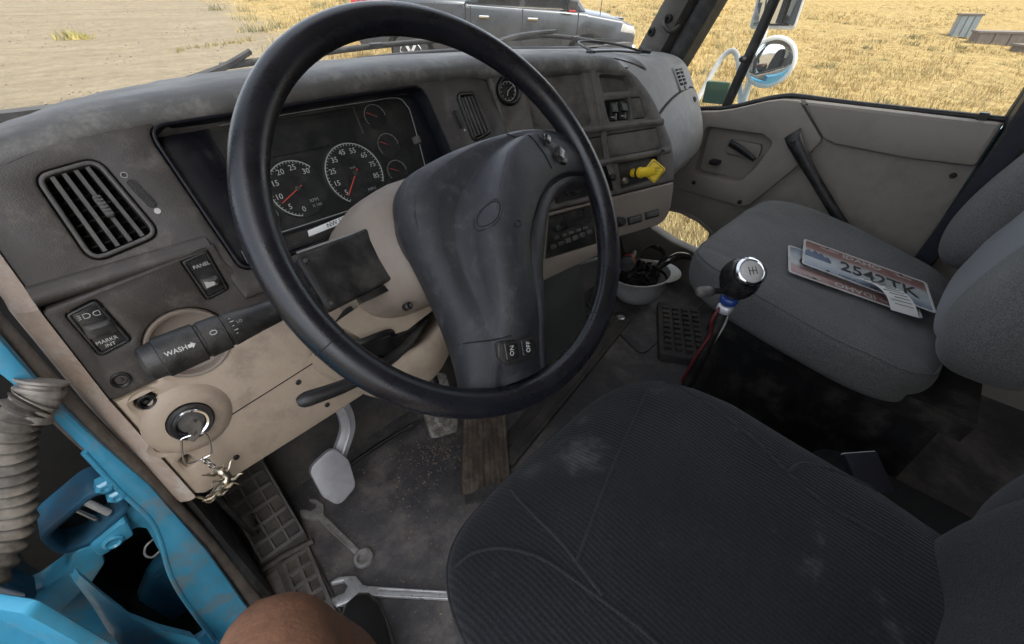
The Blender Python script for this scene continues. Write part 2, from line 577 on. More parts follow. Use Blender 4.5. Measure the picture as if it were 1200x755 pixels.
def lathe(name, fr, prof, m, parent=None, seg=32, smooth=35, **kw):
    """prof: (radius, height along the frame's normal)."""
    secs = [[fr.P(r * math.cos(2 * math.pi * k / seg), r * math.sin(2 * math.pi * k / seg), h) for k in range(seg)] for r, h in prof]
    v, f = loft_data(secs, True, True)
    return put(name, v, f, m, parent, smooth, **kw)

def merge(*datas):
    V, F = [], []
    for v, f in datas:
        b = len(V); V += list(v); F += [[i + b for i in q] for q in f]
    return V, F

def box_data(fr, u0, u1, v0, v1, w0, w1):
    c = [fr.P(u, v, w) for w in (w0, w1) for v in (v0, v1) for u in (u0, u1)]
    return c, [[0, 2, 3, 1], [4, 5, 7, 6], [0, 1, 5, 4], [2, 6, 7, 3], [0, 4, 6, 2], [1, 3, 7, 5]]

def text(body, fr, u, v, size, m, parent, w=.0006, rot=0, align='CENTER', name='lettering', sx=1.0, bold=0):
    cu = bpy.data.curves.new('t', 'FONT')
    cu.body = body
    cu.size = size
    cu.align_x = align
    cu.align_y = 'CENTER'
    cu.extrude = .0002
    cu.offset = bold
    cu.resolution_u = 2
    o = bpy.data.objects.new('t', cu)
    COL.objects.link(o)
    dg = bpy.context.evaluated_depsgraph_get()
    me = bpy.data.meshes.new_from_object(o.evaluated_get(dg))
    f2 = fr.sub(u, v, w, rot)
    V = [f2.P(p.co.x * sx, p.co.y, p.co.z) for p in me.vertices]
    F = [list(p.vertices) for p in me.polygons]
    bpy.data.objects.remove(o); bpy.data.curves.remove(cu); bpy.data.meshes.remove(me)
    return put(name, V, F, m, parent, 0)

WORLD = Fr((0, 0, 0), (1, 0, 0), (0, 1, 0))
# ================================================================== THE SETTING
def gz(x, y):
    r = math.hypot(x, y)
    far = max(0, r - 40)
    return -1.1 + .0104 * x + .0713 * y + .05 * far * far / (far + 60)

def ground_material():
    m = bpy.data.materials.new('ground_dirt_and_dry_grass')
    m.use_nodes = True
    t = m.node_tree
    b = t.nodes['Principled BSDF']
    tc = nd(t, 'ShaderNodeTexCoord')
    sp = nd(t, 'ShaderNodeSeparateXYZ')
    t.links.new(tc.outputs['Object'], sp.inputs[0])
    def noise(s, d=8, r=.65):
        n = nd(t, 'ShaderNodeTexNoise')
        n.inputs['Scale'].default_value = s
        n.inputs['Detail'].default_value = d
        n.inputs['Roughness'].default_value = r
        t.links.new(tc.outputs['Object'], n.inputs['Vector'])
        return n.outputs[0]
    def math_(op, a, c):
        n = nd(t, 'ShaderNodeMath', operation=op)
        for i, q in enumerate((a, c)):
            if isinstance(q, (int, float)): n.inputs[i].default_value = q
            else: t.links.new(q, n.inputs[i])
        return n.outputs[0]
    def ramp(f, stops):
        n = nd(t, 'ShaderNodeValToRGB')
        e = n.color_ramp.elements
        while len(e) < len(stops): e.new(.5)
        for q, (p, c) in zip(e, stops):
            q.position = p; q.color = (*c, 1)
        t.links.new(f, n.inputs[0])
        return n.outputs[0]
    # straw grows right of a ragged edge, bare dirt lies to its left
    edge = math_('SUBTRACT', sp.outputs[0], math_('ADD', math_('MULTIPLY', sp.outputs[1], .2), 2.0))
    edge = math_('ADD', edge, math_('MULTIPLY', math_('SUBTRACT', noise(.45), .5), 5.0))
    mk = nd(t, 'ShaderNodeMapRange')
    mk.inputs[1].default_value = -.4
    mk.inputs[2].default_value = 1.0
    t.links.new(edge, mk.inputs[0])
    mp = nd(t, 'ShaderNodeMapping')
    mp.inputs['Rotation'].default_value = (0, 0, R_(-28))
    mp.inputs['Scale'].default_value = (.22, 1.6, 1)
    t.links.new(tc.outputs['Object'], mp.inputs[0])
    ns = nd(t, 'ShaderNodeTexNoise')
    ns.inputs['Scale'].default_value = 1.6
    ns.inputs['Detail'].default_value = 12
    ns.inputs['Roughness'].default_value = .74
    t.links.new(mp.outputs[0], ns.inputs['Vector'])
    blend = math_('ADD', math_('MULTIPLY', noise(4.5, 12, .8), .55), math_('MULTIPLY', ns.outputs[0], .45))
    dirt = ramp(blend, [(.30, (.105, .083, .054)), (.5, (.20, .162, .107)), (.70, (.30, .248, .168))])
    straw = ramp(noise(2.6, 10, .8), [(.32, (.13, .09, .035)), (.5, (.27, .19, .072)), (.68, (.40, .305, .14))])
    patch = nd(t, 'ShaderNodeMapRange')
    patch.inputs[1].default_value = .57
    patch.inputs[2].default_value = .70
    patch.inputs[4].default_value = .55
    t.links.new(noise(.9, 6), patch.inputs[0])
    st2 = nd(t, 'ShaderNodeMix', data_type='RGBA')
    t.links.new(patch.outputs[0], st2.inputs[0])
    t.links.new(straw, st2.inputs[6])
    st2.inputs[7].default_value = (.20, .19, .08, 1)
    mx = nd(t, 'ShaderNodeMix', data_type='RGBA')
    t.links.new(mk.outputs[0], mx.inputs[0])
    t.links.new(dirt, mx.inputs[6])
    t.links.new(st2.outputs[2], mx.inputs[7])
    t.links.new(mx.outputs[2], b.inputs['Base Color'])
    b.inputs['Roughness'].default_value = 1
    b.inputs['Specular IOR Level'].default_value = .1
    bp = nd(t, 'ShaderNodeBump')
    bp.inputs['Strength'].default_value = .8
    bp.inputs['Distance'].default_value = .08
    t.links.new(noise(7, 8, .7), bp.inputs['Height'])
    t.links.new(bp.outputs[0], b.inputs['Normal'])
    return m

def build_ground():
    rs = [0] + [1.5 * 1.16 ** k for k in range(42)]
    na = 96
    V = [(0, 0, gz(0, 0))]
    F = []
    rng = random.Random(3)
    for r in rs[1:]:
        for k in range(na):
            a = 2 * math.pi * k / na
            x, y = r * math.sin(a), r * math.cos(a)
            V.append((x, y, gz(x, y) + (rng.random() - .5) * min(.25, .006 * r)))
    for k in range(na):
        F.append([0, 1 + (k + 1) % na, 1 + k])
    for i in range(len(rs) - 2):
        for k in range(na):
            a = 1 + i * na; c = a + na; j = (k + 1) % na
            F.append([a + k, a + j, c + j, c + k])
    o = put('ground', V, F, ground_material(), None, 60, kind='structure')
    return o
build_ground()

def straw_material(name, c1, c2):
    m = bpy.data.materials.new(name)
    m.use_nodes = True
    t = m.node_tree
    b = t.nodes['Principled BSDF']
    tc = nd(t, 'ShaderNodeTexCoord')
    n = nd(t, 'ShaderNodeTexNoise')
    n.inputs['Scale'].default_value = 1.4
    n.inputs['Detail'].default_value = 6
    t.links.new(tc.outputs['Object'], n.inputs['Vector'])
    mx = nd(t, 'ShaderNodeMix', data_type='RGBA')
    mr = nd(t, 'ShaderNodeMapRange')
    mr.inputs[1].default_value = .35
    mr.inputs[2].default_value = .65
    t.links.new(n.outputs[0], mr.inputs[0])
    t.links.new(mr.outputs[0], mx.inputs[0])
    mx.inputs[6].default_value = (*c1, 1)
    mx.inputs[7].default_value = (*c2, 1)
    t.links.new(mx.outputs[2], b.inputs['Base Color'])
    b.inputs['Roughness'].default_value = .9
    b.inputs['Specular IOR Level'].default_value = .1
    return m

def blades(spots, h, spread, nb, rng, wid=.012):
    V, F = [], []
    for (x, y, s) in spots:
        z = gz(x, y)
        for _ in range(nb):
            a = rng.random() * 6.283; d = rng.random() * spread * s
            bx, by = x + d * math.cos(a), y + d * math.sin(a)
            hh = h * s * (.5 + rng.random())
            la = rng.random() * 6.283; ln = hh * (.2 + .6 * rng.random())
            w = wid * (.6 + .8 * rng.random()) * (1 + math.hypot(x, y) * .03)
            pa = rng.random() * 6.283
            i = len(V)
            V += [(bx - w * math.cos(pa), by - w * math.sin(pa), z - .03), (bx + w * math.cos(pa), by + w * math.sin(pa), z - .03),
                  (bx + ln * math.cos(la), by + ln * math.sin(la), z + hh)]
            F.append([i, i + 1, i + 2])
    return V, F

def build_grass():
    rng = random.Random(11)
    sp = []
    while len(sp) < 22000:
        r = 2.6 * (28 ** rng.random()); a = R_(-8 + 112 * rng.random())
        x, y = r * math.sin(a), r * math.cos(a)
        e = x - (.2 * y + 2.0)
        if e > rng.gauss(.6, .8) and x > 1.7:
            sp.append((x, y, .5 + .8 * rng.random()))
    V, F = blades(sp, .10, .28, 7, rng, .010)
    put('dry_grass', V, F, straw_material('straw_blades', (.31, .215, .08), (.42, .33, .16)), None, 0,
        label='dry yellow grass covering the field beyond the truck', cat='grass', kind='stuff')
    sp = []
    for _ in range(90):
        r = 14 + 26 * rng.random(); a = R_(4 + 26 * rng.random())
        x, y = r * math.sin(a), r * math.cos(a)
        if x - (.2 * y + 1.2) > 0: sp.append((x, y, .6 + .8 * rng.random()))
    for _ in range(60):
        r = 8 + 30 * rng.random(); a = R_(55 + 40 * rng.random())
        sp.append((r * math.sin(a), r * math.cos(a), .4 + .5 * rng.random()))
    V, F = blades(sp, .17, .45, 40, rng, .012)
    put('green_weeds', V, F, straw_material('weed_blades', (.13, .125, .06), (.26, .22, .10)), None, 0,
        label='grey green weeds scattered through the dry grass', cat='weeds', kind='stuff')
    V, F = blades([(.72, 17.8, .55), (1.0, 17.7, .4)], .3, .6, 90, rng, .012)
    put('grass_tuft', V, F, straw_material('tuft_blades', (.20, .19, .06), (.42, .34, .12)), None, 0,
        label='lone green tuft of grass growing on the bare dirt', cat='grass tuft')
    V, F = blades([(2.4 + .5 * k, 14.6 + .25 * k, .35) for k in range(5)], .25, .8, 40, rng, .012)
    put('low_weed_patch', V, F, straw_material('patch_blades', (.20, .16, .06), (.30, .24, .10)), None, 0,
        label='flat yellowish weed patch on the dirt beside the steering wheel rim', cat='weeds', kind='stuff')
build_grass()

def build_gravel():
    rng = random.Random(31)
    V, F = [], []
    for _ in range(5200):
        r = 4 + 26 * rng.random() ** 1.3; a = R_(-10 + 42 * rng.random())
        x, y = r * math.sin(a), r * math.cos(a)
        if x - (.2 * y + 2.4) > 0: continue
        s = .007 + .020 * rng.random() ** 3
        z = gz(x, y); b = len(V)
        for d in ((1, 0, 0), (-1, 0, 0), (0, 1, 0), (0, -1, 0), (0, 0, 1), (0, 0, -1)):
            V.append((x + d[0] * s * rng.uniform(.6, 1.4), y + d[1] * s * rng.uniform(.6, 1.4), z + .4 * s + d[2] * s * .7))
        for f in ((0, 2, 4), (2, 1, 4), (1, 3, 4), (3, 0, 4), (2, 0, 5), (1, 2, 5), (3, 1, 5), (0, 3, 5)):
            F.append([b + q for q in f])
    put('gravel', V, F, mat('gravel_stone', (.19, .165, .13), .9, var=.5, scale=3, bump=0), None, 0, label='small stones scattered over the bare dirt', cat='gravel', kind='stuff')
build_gravel()

# ------------------------------------------------------------------ shell of the cab
floor = put('cab_floor', *box_data(WORLD, -.93, .97, -.95, .98, -.03, 0), 'floor', None, 20, kind='structure')

def sheet_floor_relief():
    # moulded rubber toe board rising to the firewall
    secs = []
    for x in [-.93 + .095 * i for i in range(21)]:
        s = []
        for y, z in [(.84, -.001), (.87, .012), (.90, .04), (.95, .13), (1.0, .26), (1.04, .42), (1.06, .60), (1.06, .88), (1.10, .88), (1.10, -.02)]:
            s.append((x, y + .008 * math.sin(x * 9 + z * 14), z))
        secs.append(s)
    return loft('firewall', secs, 'rubber', None, True, True, 50, kind='structure')
sheet_floor_relief()
put('cab_roof', *merge(box_data(WORLD, -.95, .97, -.95, .62, 1.68, 1.74)), 'headliner', None, 20, kind='structure')
put('rear_wall', *box_data(WORLD, -.95, .97, -1.0, -.95, -.03, 1.74), 'headliner', None, 20, kind='structure')

put('added_rear_dark_panel', *box_data(WORLD, -.94, .90, -.948, -.90, 0, .85), 'carpet', None, 20, label='added dark panel over the lower rear wall behind the seats', cat='carpet')  # added dark panel, blackens the pale wall below and behind the seats

# windscreen: base line bows forward, the pane leans back to the roof
WB = spline([(-.90, .97, .845), (-.72, 1.06, .868), (-.4, 1.13, .890), (0, 1.16, .90), (.4, 1.13, .89), (.72, 1.06, .875), (.88, 1.0, .862)], 5)
WT = [Vector((p.x * .93, p.y - .55, 1.68)) for p in WB]
def windshield():
    th = thing('windshield', 'large dusty bowed windshield pane in front of the dashboard', 'windshield', (0, 1.1, .88))
    secs = []
    for a, b in zip(WB, WT):
        secs.append([a.lerp(b, t) for t in (0, .25, .5, .75, 1)])
    V, F = loft_data(secs, False, False)
    put('pane', V, F, 'glass', th, 60)
    tube('gasket', [p + Vector((0, .004, -.012)) for p in WB], .016, 'black', th, 8)
    tube('gasket', [p + Vector((0, .004, .012)) for p in WT], .018, 'black', th, 8)
windshield()

cow = []
for p in WB:
    cow.append([p + Vector((0, .012, -.02)), p + Vector((0, .06, -.03)), p + Vector((0, .12, -.06)), p + Vector((0, .13, -.09)), p + Vector((0, .012, -.09))])
loft('wiper_cowl', cow, 'black', None, True, True, 40, label='black plastic cowl strip below the windshield glass', cat='cowl')

def wiper(name, label, arm, blade):
    th = thing(name, label, 'wiper', arm[0], 'windshield wipers outside the glass')
    tube('arm', spline(arm, 4), [.012, .009, .007, .006], 'black', th, 6)
    tube('blade', spline(blade, 5), .007, 'black', th, 6, flat=.6)
    m = Vector(blade[len(blade) // 2])
    put('bracket', *box_data(Fr(m, (1, .05, 0), (0, -.3, 1)), -.02, .02, -.004, .007, -.005, .005), 'black', th)
wiper('wiper', 'black wiper arm seen left of the steering wheel rim',
      [(-.66, 1.14, .868), (-.56, 1.155, .888), (-.49, 1.165, .905), (-.43, 1.17, .928)],
      [(-.50, 1.165, .905), (-.30, 1.19, .912), (-.10, 1.205, .918), (.12, 1.205, .921), (.24, 1.20, .921)])
wiper('wiper', 'black wiper arm parked above the middle of the dashboard',
      [(.30, 1.19, .893), (.38, 1.18, .914), (.48, 1.17, .924), (.60, 1.16, .927)],
      [(.40, 1.18, .912), (.55, 1.165, .915), (.68, 1.13, .903), (.80, 1.085, .884)])

def pillar(side):
    s = side
    x0, x1 = (.835, .905) if s > 0 else (-.90, -.96)
    th = thing('windshield_pillar', 'grey trimmed windshield pillar at the far right end of the dashboard' if s > 0 else
               'blue windshield pillar at the open driver side', 'pillar', (x0, .9, .82))
    def bar(ya0, ya1, yb0, yb1, z0, z1, xa, xb, m, name):
        secs = []
        for k in range(7):
            t = k / 6
            y0 = ya0 + (yb0 - ya0) * t; y1 = ya1 + (yb1 - ya1) * t; z = z0 + (z1 - z0) * t
            mid = (y0 + y1) / 2
            secs.append([(xa, y0 + .01, z), (xa - s * .012, mid, z), (xa, y1 - .01, z), (xb, y1, z), (xb, y0, z)])
        loft(name, secs, m, th, True, True, 50)
    dz = .86 / .155
    bar(.885, 1.0, .885 - .10 * dz * .72, 1.0 - .11 * dz * .72, .82, 1.70, x0 + .01 * s, x1, 'pillar' if s > 0 else 'blue', 'trim')
    bar(.795, .885, .795 - .088 * dz * .8, .885 - .10 * dz * .72, .82, 1.70, x0 + .035 * s, x1 + .02 * s, 'black', 'window_seal')
    if s > 0:
        for (y, z) in ((.915, .925), (.86, .965)):
            f = Fr((x0 - .004, y, z), (0, -1, 0), (0, 0, 1))
            lathe('screw', f, [(.014, -.02), (.014, .0), (.011, .004), (.005, .004), (.004, -.004)], 'black', th, 16)
        tube('grab_hook', spline([(x0 - .003, .872, .962), (x0 - .028, .855, .945), (x0 - .026, .83, .93), (x0 - .004, .815, .945)], 5), .006, 'black', th, 8)
    return th
pillar(1); pillar(-1)

# ------------------------------------------------------------------ passenger door
FD = Fr((.9, 0, 0), (0, -1, 0), (0, 0, 1))       # u runs towards the rear, v up, n into the cab
def passenger_door():
    th = thing('passenger_door', 'brown grey passenger door with pull bar, low peep window and side glass', 'door', (.93, .35, -.02))
    sill = [(-.80, .672), (-.684, .692), (-.63, .70), (-.584, .712), (-.53, .732), (-.484, .749), (-.44, .760), (-.40, .764), (-.244, .762), (.085, .766)]
    peep = rnd([(-.80, .195), (-.684, .163), (-.548, .147), (-.540, .205), (-.538, .257), (-.60, .288), (-.68, .302), (-.755, .296), (-.778, .235)], .015)
    pocket = rnd([(-.66, .645), (-.46, .65), (-.42, .63), (-.45, .54), (-.49, .478), (-.66, .475)], .022, 6)
    panel('panel', FD, [(-.97, -.02), (.085, -.02)] + sill[::-1] + [(-.97, .66)], 'door_dark', th, [peep, pocket], 0, .05, .004)
    # upper padded trim, proud of the inset
    panel('upper_trim', FD, rnd([(-.383, .7645), (.084, .7665), (.083, .660), (-.06, .652), (-.245, .657), (-.283, .667)], [.002, .01, .012, .03, .03, .02], 5), 'door', th, [], .024, .03, .010)
    front = [(-.80, .40), (-.455, .395), (-.425, .41), (-.335, .555), (-.287, .657), (-.290, .668), (-.389, .762)]
    panel('front_trim', FD, front + sill[6:0:-1] + [(-.80, .66)], 'door', th, [pocket], .017, .02, .006)
    panel('pocket_back', FD, rect(-.55, .56, .30, .24, .02), 'door', th, [], -.035, .006, .001)
    hd = tube('handle', spline([FD.P(-.565, .60, -.005), FD.P(-.53, .592, .004), FD.P(-.49, .578, .012), FD.P(-.462, .567, .016)], 5), [.013, .012, .011, .009], 'black', th, 10, flat=.6)
    panel('handle_plate', FD, rect(-.52, .585, .12, .05, .014), 'door_dark', hd, [], -.016, .012, .003)
    panel('lock_slot', FD, rect(-.602, .522, .036, .016, .006), 'black', th, [], .004, .03, .002)
    # long black pull bar
    pb = []
    path = spline([(-.372, .672, .030), (-.352, .652, .052), (-.30, .602, .062), (-.23, .535, .062), (-.16, .470, .062), (-.112, .424, .052), (-.098, .408, .024)], 5)
    for i, p in enumerate(path):
        t = i / (len(path) - 1)
        wd = .026 - .010 * min(1, t * 2.2) + .004 * max(0, t - .85) / .15
        d = Vector((.72, -.69, 0)); nn = Vector((.69, .72, 0))
        c = Vector(p); s = []
        for k in range(10):
            a = 2 * math.pi * k / 10
            q = c + nn * wd * math.cos(a) + Vector((0, 0, 1)) * .011 * math.sin(a)
            s.append(FD.P(q.x, q.y, q.z))
        pb.append(s)
    h = loft('pull_bar', pb, 'black', th, True, True, 60)
    for u, v in ((-.352, .648), (-.103, .416)):
        lathe('bolt', FD.sub(u, v, .058), [(.012, -.01), (.012, .004), (.009, .0065), (.004, .0065), (.003, .003)], 'black', h, 14)
    for u, v in ((.052, .625), (-.462, .412), (-.65, .44), (-.20, .10)):
        lathe('screw', FD.sub(u, v, .018 if u < -.3 else .001), [(.008, -.01), (.008, .002), (.006, .004), (.003, .004), (.002, .001)], 'black', th, 14)
    # weather strip along the sill and a little latch at the rear
    sp = spline([FD.P(u, v + .006, -.012) for u, v in sill], 4)
    tube('sill_seal', sp, .008, 'black', th, 8)
    put('sill_latch', *box_data(FD, .03, .05, .757, .784, -.01, .006), 'black', th)
    # peep window
    pw = panel('peep_window_frame', FD, inset(ccw(peep), -.012), 'door', th, [inset(ccw(peep), .004)], .006, .05, .006)
    put('pane', *box_data(FD, -.81, -.53, .135, .312, -.062, -.058), 'sideglass', pw)
    # divider bar, quarter glass and main glass
    tube('glass_divider', [FD.P(-.622, .70, -.02), FD.P(-.60, .82, -.02), FD.P(-.575, .95, -.02), FD.P(-.50, 1.42, -.02)], .017, 'black', th, 8, flat=.7, up=(0, 1, 0))
    lathe('divider_catch', Fr(FD.P(-.600, .86, .0), (0, -1, 0), (0, 0, 1)), [(.010, -.02), (.010, .012), (.006, .02)], 'black', th, 12)
    ov = lambda a: [FD.P(*q) for q in a]
    put('quarter_pane', ov([(-.80, .672, -.03), (-.62, .70, -.03), (-.50, 1.42, -.03), (-.55, 1.42, -.03)]), [[0, 1, 2, 3]], 'sideglass', th, 0)
    put('window_pane', ov([(-.62, .70, -.026), (-.40, .764, -.026), (.09, .764, -.026), (.09, 1.42, -.026), (-.50, 1.42, -.026)]), [[0, 1, 2, 3, 4]], 'sideglass', th, 0)
    tube('frame', spline([FD.P(.10, .76, -.02), FD.P(.103, .95, -.02), FD.P(.10, 1.2, -.02), FD.P(.06, 1.40, -.02), FD.P(-.05, 1.44, -.02), FD.P(-.5, 1.44, -.02)], 5), .022, 'black', th, 8)
    put('outer_skin', *box_data(FD, -.97, .10, -.30, .12, -.12, -.075), 'blue', th)
    put('outer_skin', *box_data(FD, -.52, .10, .12, .74, -.12, -.075), 'blue', th)
    put('outer_skin', *box_data(FD, -.97, -.52, .33, .68, -.12, -.075), 'blue', th)
passenger_door()

def rear_side():
    th = thing('rear_pillar', 'dark door pillar with seal behind the passenger door', 'pillar', (.92, -.12, -.02))
    V, F = loft_data([[(.90, -.086, z), (.872, -.092, z), (.868, -.108, z), (.874, -.124, z), (.90, -.128, z), (.93, -.12, z), (.93, -.088, z)] for z in (-.02, .3, .6, .9, 1.3, 1.70)])
    put('post', V, F, 'black', th, 50)
    put('side_panel', *box_data(Fr((.915, 0, 0), (0, -1, 0), (0, 0, 1)), .126, .95, -.02, 1.70, -.04, -.005), 'door', th)
    put('header', *box_data(FD, -.45, .12, 1.44, 1.70, -.05, -.005), 'headliner', th)
rear_side()

# seat belt strap hanging by the pillar
belt = []
for k in range(9):
    t = k / 8
    c = Vector((.855 - .01 * math.sin(t * 3), -.128 + .035 * t, .88 - .56 * t))
    belt.append([c + Vector((-.002, .022, 0)), c + Vector((.001, .022, 0)), c + Vector((.001, -.022, 0)), c + Vector((-.002, -.022, 0))])
loft('seat_belt', belt, mat('belt_web', (.014, .016, .026), .7, var=.2, bump=.4, bscale=500), None, True, True, 40,
     label='dark blue black seat belt strap hanging beside the passenger seat', cat='seat belt')

# ------------------------------------------------------------------ truck mirror outside
def mirror():
    th = thing('side_mirror', 'white bracketed truck mirror with round convex glass outside the passenger window', 'mirror', (1.12, .62, .66))
    f = Fr((1.15, .588, .832), (.35, -.94, 0), (0, 0, 1))
    lathe('round_glass', f, [(.0, .012), (.03, .0115), (.055, .0095), (.070, .006), (.076, .002), (.076, -.004)], 'mirrorface', th, 40, 60)
    lathe('round_rim', f, [(.074, .006), (.080, .004), (.084, -.002), (.080, -.02), (.05, -.035), (.0, -.038)], 'mirrorwhite', th, 40, 60)
    f2 = Fr((1.17, .625, 1.12), (.35, -.94, 0), (0, 0, 1))
    panel('mirror_head', f2, rect(0, 0, .15, .38, .015), 'mirrorwhite', th, [], .0, .03, .006)
    panel('head_glass', f2, rect(0, 0, .135, .36, .01), 'mirrorface', th, [], .004, .003, .001)
    tube('post', [(1.165, .645, .60), (1.165, .645, .9), (1.165, .645, 1.4)], .011, 'mirrorwhite', th, 10)
    tube('arm', spline([(1.0, .80, .60), (1.09, .79, .72), (1.15, .765, .84), (1.165, .72, .845), (1.165, .66, .70), (1.16, .63, .60)], 5), .010, 'mirrorwhite', th, 10)
    tube('arm', [(1.165, .645, .86), (1.16, .60, .84)], .009, 'mirrorwhite', th, 8)
mirror()
gb = panel('marker_plate', Fr((1.055, .722, .728), (.2, -.98, 0), (0, 0, 1)), rect(0, 0, .085, .075, .006), mat('green_plate', (.02, .065, .03), .5, var=.2, bump=.1), None, [], 0, .02, .003,
           label='small dark green plate outside the quarter window below the mirror arm', cat='plate')

# ------------------------------------------------------------------ things far out in the field
def crate_shed(name, label, cat, x, y, w, d, h, rot, body, lid):
    z = gz(x, y) - .05
    th = thing(name, label, cat, (x, y, z))
    f = Fr((x, y, z), (math.cos(rot), math.sin(rot), 0), (-math.sin(rot), math.cos(rot), 0))
    put('body', *box_data(f, -w / 2, w / 2, -d / 2, d / 2, 0, h), body, th)
    nb = max(3, int(w / .5))
    for k in range(nb):
        u0 = -w / 2 + k * w / nb
        put('board', *box_data(f, u0 + .03, u0 + w / nb - .03, -d / 2 - .04, -d / 2 - .003, .03, h * .97), body, th)
    put('lid', *box_data(f, -w / 2 - .06, w / 2 + .06, -d / 2 - .06, d / 2 + .06, h, h + .08), lid, th)
wd = mat('weathered_wood', (.14, .115, .095), .9, var=.3, scale=4, bump=.3, bscale=30)
crate_shed('storage_bin', 'pale blue grey storage bin standing far out in the field', 'bin', 35.5, 1.9, .85, .8, .95, R_(-75), mat('bin_blue', (.20, .23, .24), .7, var=.2, scale=2, bump=0), wd)
crate_shed('wooden_trailer', 'weathered wooden trailer bed out in the field by the storage bin', 'trailer', 33.0, .1, 2.3, 1.3, .5, R_(-75), wd, wd)
crate_shed('scrap_heap', 'low brown scrap pallets lying right of the far trailer', 'pallets', 30.5, -.9, .9, .9, .25, R_(-60), wd, wd)
crate_shed('farm_implement', 'tiny dark farm implement at the far top of the field', 'implement', 62.8, 13.9, 2.2, .9, .6, R_(-70), mat('rust_dark', (.09, .07, .06), .9, var=.3, bump=0), wd)
# ================================================================== PICKUP OUTSIDE
def pickup():
    cx, cy = 7.74, 8.83
    L = Vector((.743, -.669, 0))
    L = Vector((L.x, L.y, (gz(cx + L.x, cy + L.y) - gz(cx, cy)))).normalized()
    W = Vector((-.669, -.743, 0))
    W = Vector((W.x, W.y, gz(cx + W.x, cy + W.y) - gz(cx, cy))).normalized()
    up = W.cross(L) * -1
    if up.z < 0: up = -up
    base = Vector((cx, cy, gz(cx, cy)))
    th = thing('pickup_truck', 'dark grey crew cab pickup parked on the dirt beyond the windshield', 'pickup truck', base)
    f = Fr(base, L, up)          # n points at the viewer's side
    def arc(c, r, a0, a1, n=10):
        return [(c + r * math.cos(R_(a0 + (a1 - a0) * k / n)), .40 + r * math.sin(R_(a0 + (a1 - a0) * k / n))) for k in range(n + 1)]
    RW, FWx = -1.95, 2.0
    low = [(-3.08, .62), (-3.02, .52)] + arc(RW, .50, 168, 12) + [(-1.3, .46), (1.35, .46)] + arc(FWx, .50, 168, 12) + [(2.95, .50), (3.05, .62), (3.07, .9),
          (2.98, 1.10), (2.70, 1.19), (1.95, 1.27), (1.90, 1.29), (-.70, 1.34), (-.70, 1.375), (-.74, 1.40), (-3.06, 1.40), (-3.1, 1.2)]
    panel('body', f, low, 'steelblue', th, [], .95, 1.9, .07, 50)
    cab = [(1.98, 1.24), (1.38, 1.84), (1.1, 1.90), (-.35, 1.91), (-.52, 1.84), (-.72, 1.30)]
    panel('cab', f, rnd(cab, .06), 'steelblue', th, [], .80, 1.6, .07, 50)
    for nm, q in (('window', [(1.60, 1.335), (1.30, 1.72), (1.12, 1.80), (.56, 1.81), (.56, 1.345)]), ('window', [(.44, 1.345), (.44, 1.81), (-.25, 1.80), (-.46, 1.355)])):
        p = panel(nm, f, rnd(q, .03), 'carglass', th, [], .812, .02, .004)
        panel('frame', f, inset(ccw(rnd(q, .03)), -.03), 'black', p, [inset(ccw(rnd(q, .03)), -.002)], .808, .02, .004)
    put('belt_strip', *box_data(f, -.50, 1.62, 1.318, 1.332, .80, .845), 'chrome', th)
    for u in (.50, 1.72, -.62):
        put('door_seam', *box_data(f, u - .008, u + .008, .55, 1.31, .94, .953), 'deep', th)
    put('bed_seam', *box_data(f, -.74, -.715, .55, 1.38, .94, .953), 'deep', th)
    put('side_crease', *box_data(f, -3.0, 2.9, .83, .845, .94, .958), 'steelblue', th)
    for u in (-.33, .72):
        h = panel('door_handle', f, rect(u, 1.14, .22, .045, .018), 'chrome', th, [], .985, .02, .006)
        panel('cup', f, rect(u, 1.14, .17, .09, .03), 'black', h, [], .952, .004, .001)
    put('running_board', *box_data(f, -.9, 1.45, .40, .46, .90, 1.06), 'chrome', th)
    mr = panel('wing_mirror', f, rnd([(1.42, 1.30), (1.62, 1.30), (1.64, 1.50), (1.44, 1.53)], .03), 'black', th, [], 1.18, .14, .03)
    panel('indicator', f, rect(1.53, 1.33, .14, .03, .01), 'redplastic', mr, [], 1.183, .004, .001)
    for u in (RW, FWx):
        wf = Fr(f.P(u, .40, .94), f.ex, f.ey)
        w = lathe('wheel', wf, [(.22, -.24), (.38, -.24), (.40, -.20), (.40, -.04), (.38, -.005), (.26, .0), (.25, -.03)], 'tyre', th, 36)
        lathe('rim', wf, [(.25, -.06), (.25, -.012), (.235, -.008), (.22, -.03), (.08, -.035), (.07, -.01), (.0, -.008)], 'chrome', w, 36)
        for k in range(6):
            a = k * math.pi / 3
            fs = wf.sub(0, 0, 0, math.degrees(a))
            put('spoke', *box_data(fs, .06, .235, -.028, .028, -.034, -.012), 'alu', w)
        panel('arch_liner', f, circ(u, .40, .49, 24), 'deep', th, [], .55, .02, .002)
    panel('headlight', f, rnd([(2.70, .98), (3.05, .95), (2.99, 1.08), (2.72, 1.13)], .02), 'white', th, [], .954, .3, .01)
    panel('front_bumper', f, rect(2.98, .62, .28, .24, .05), 'chrome', th, [], .97, 1.94, .05)
    panel('tail_light', f, rect(-3.02, 1.16, .14, .34, .02), 'redplastic', th, [], .953, .1, .008)
    for k in range(5):
        u = -2.92 + .13 * k
        panel('decal', f, [(u, 1.28), (u + .08, 1.28), (u + .10, 1.345), (u + .02, 1.345)], 'redplastic', th, [], .953, .002, .0005)
    put('hood_ridge', *box_data(f, 1.95, 2.85, 1.16, 1.20, .3, .5), 'steelblue', th)
    tube('antenna', [f.P(2.25, 1.2, .70), f.P(2.24, 1.6, .70), f.P(2.20, 2.1, .70)], .008, 'black', th, 6)
pickup()
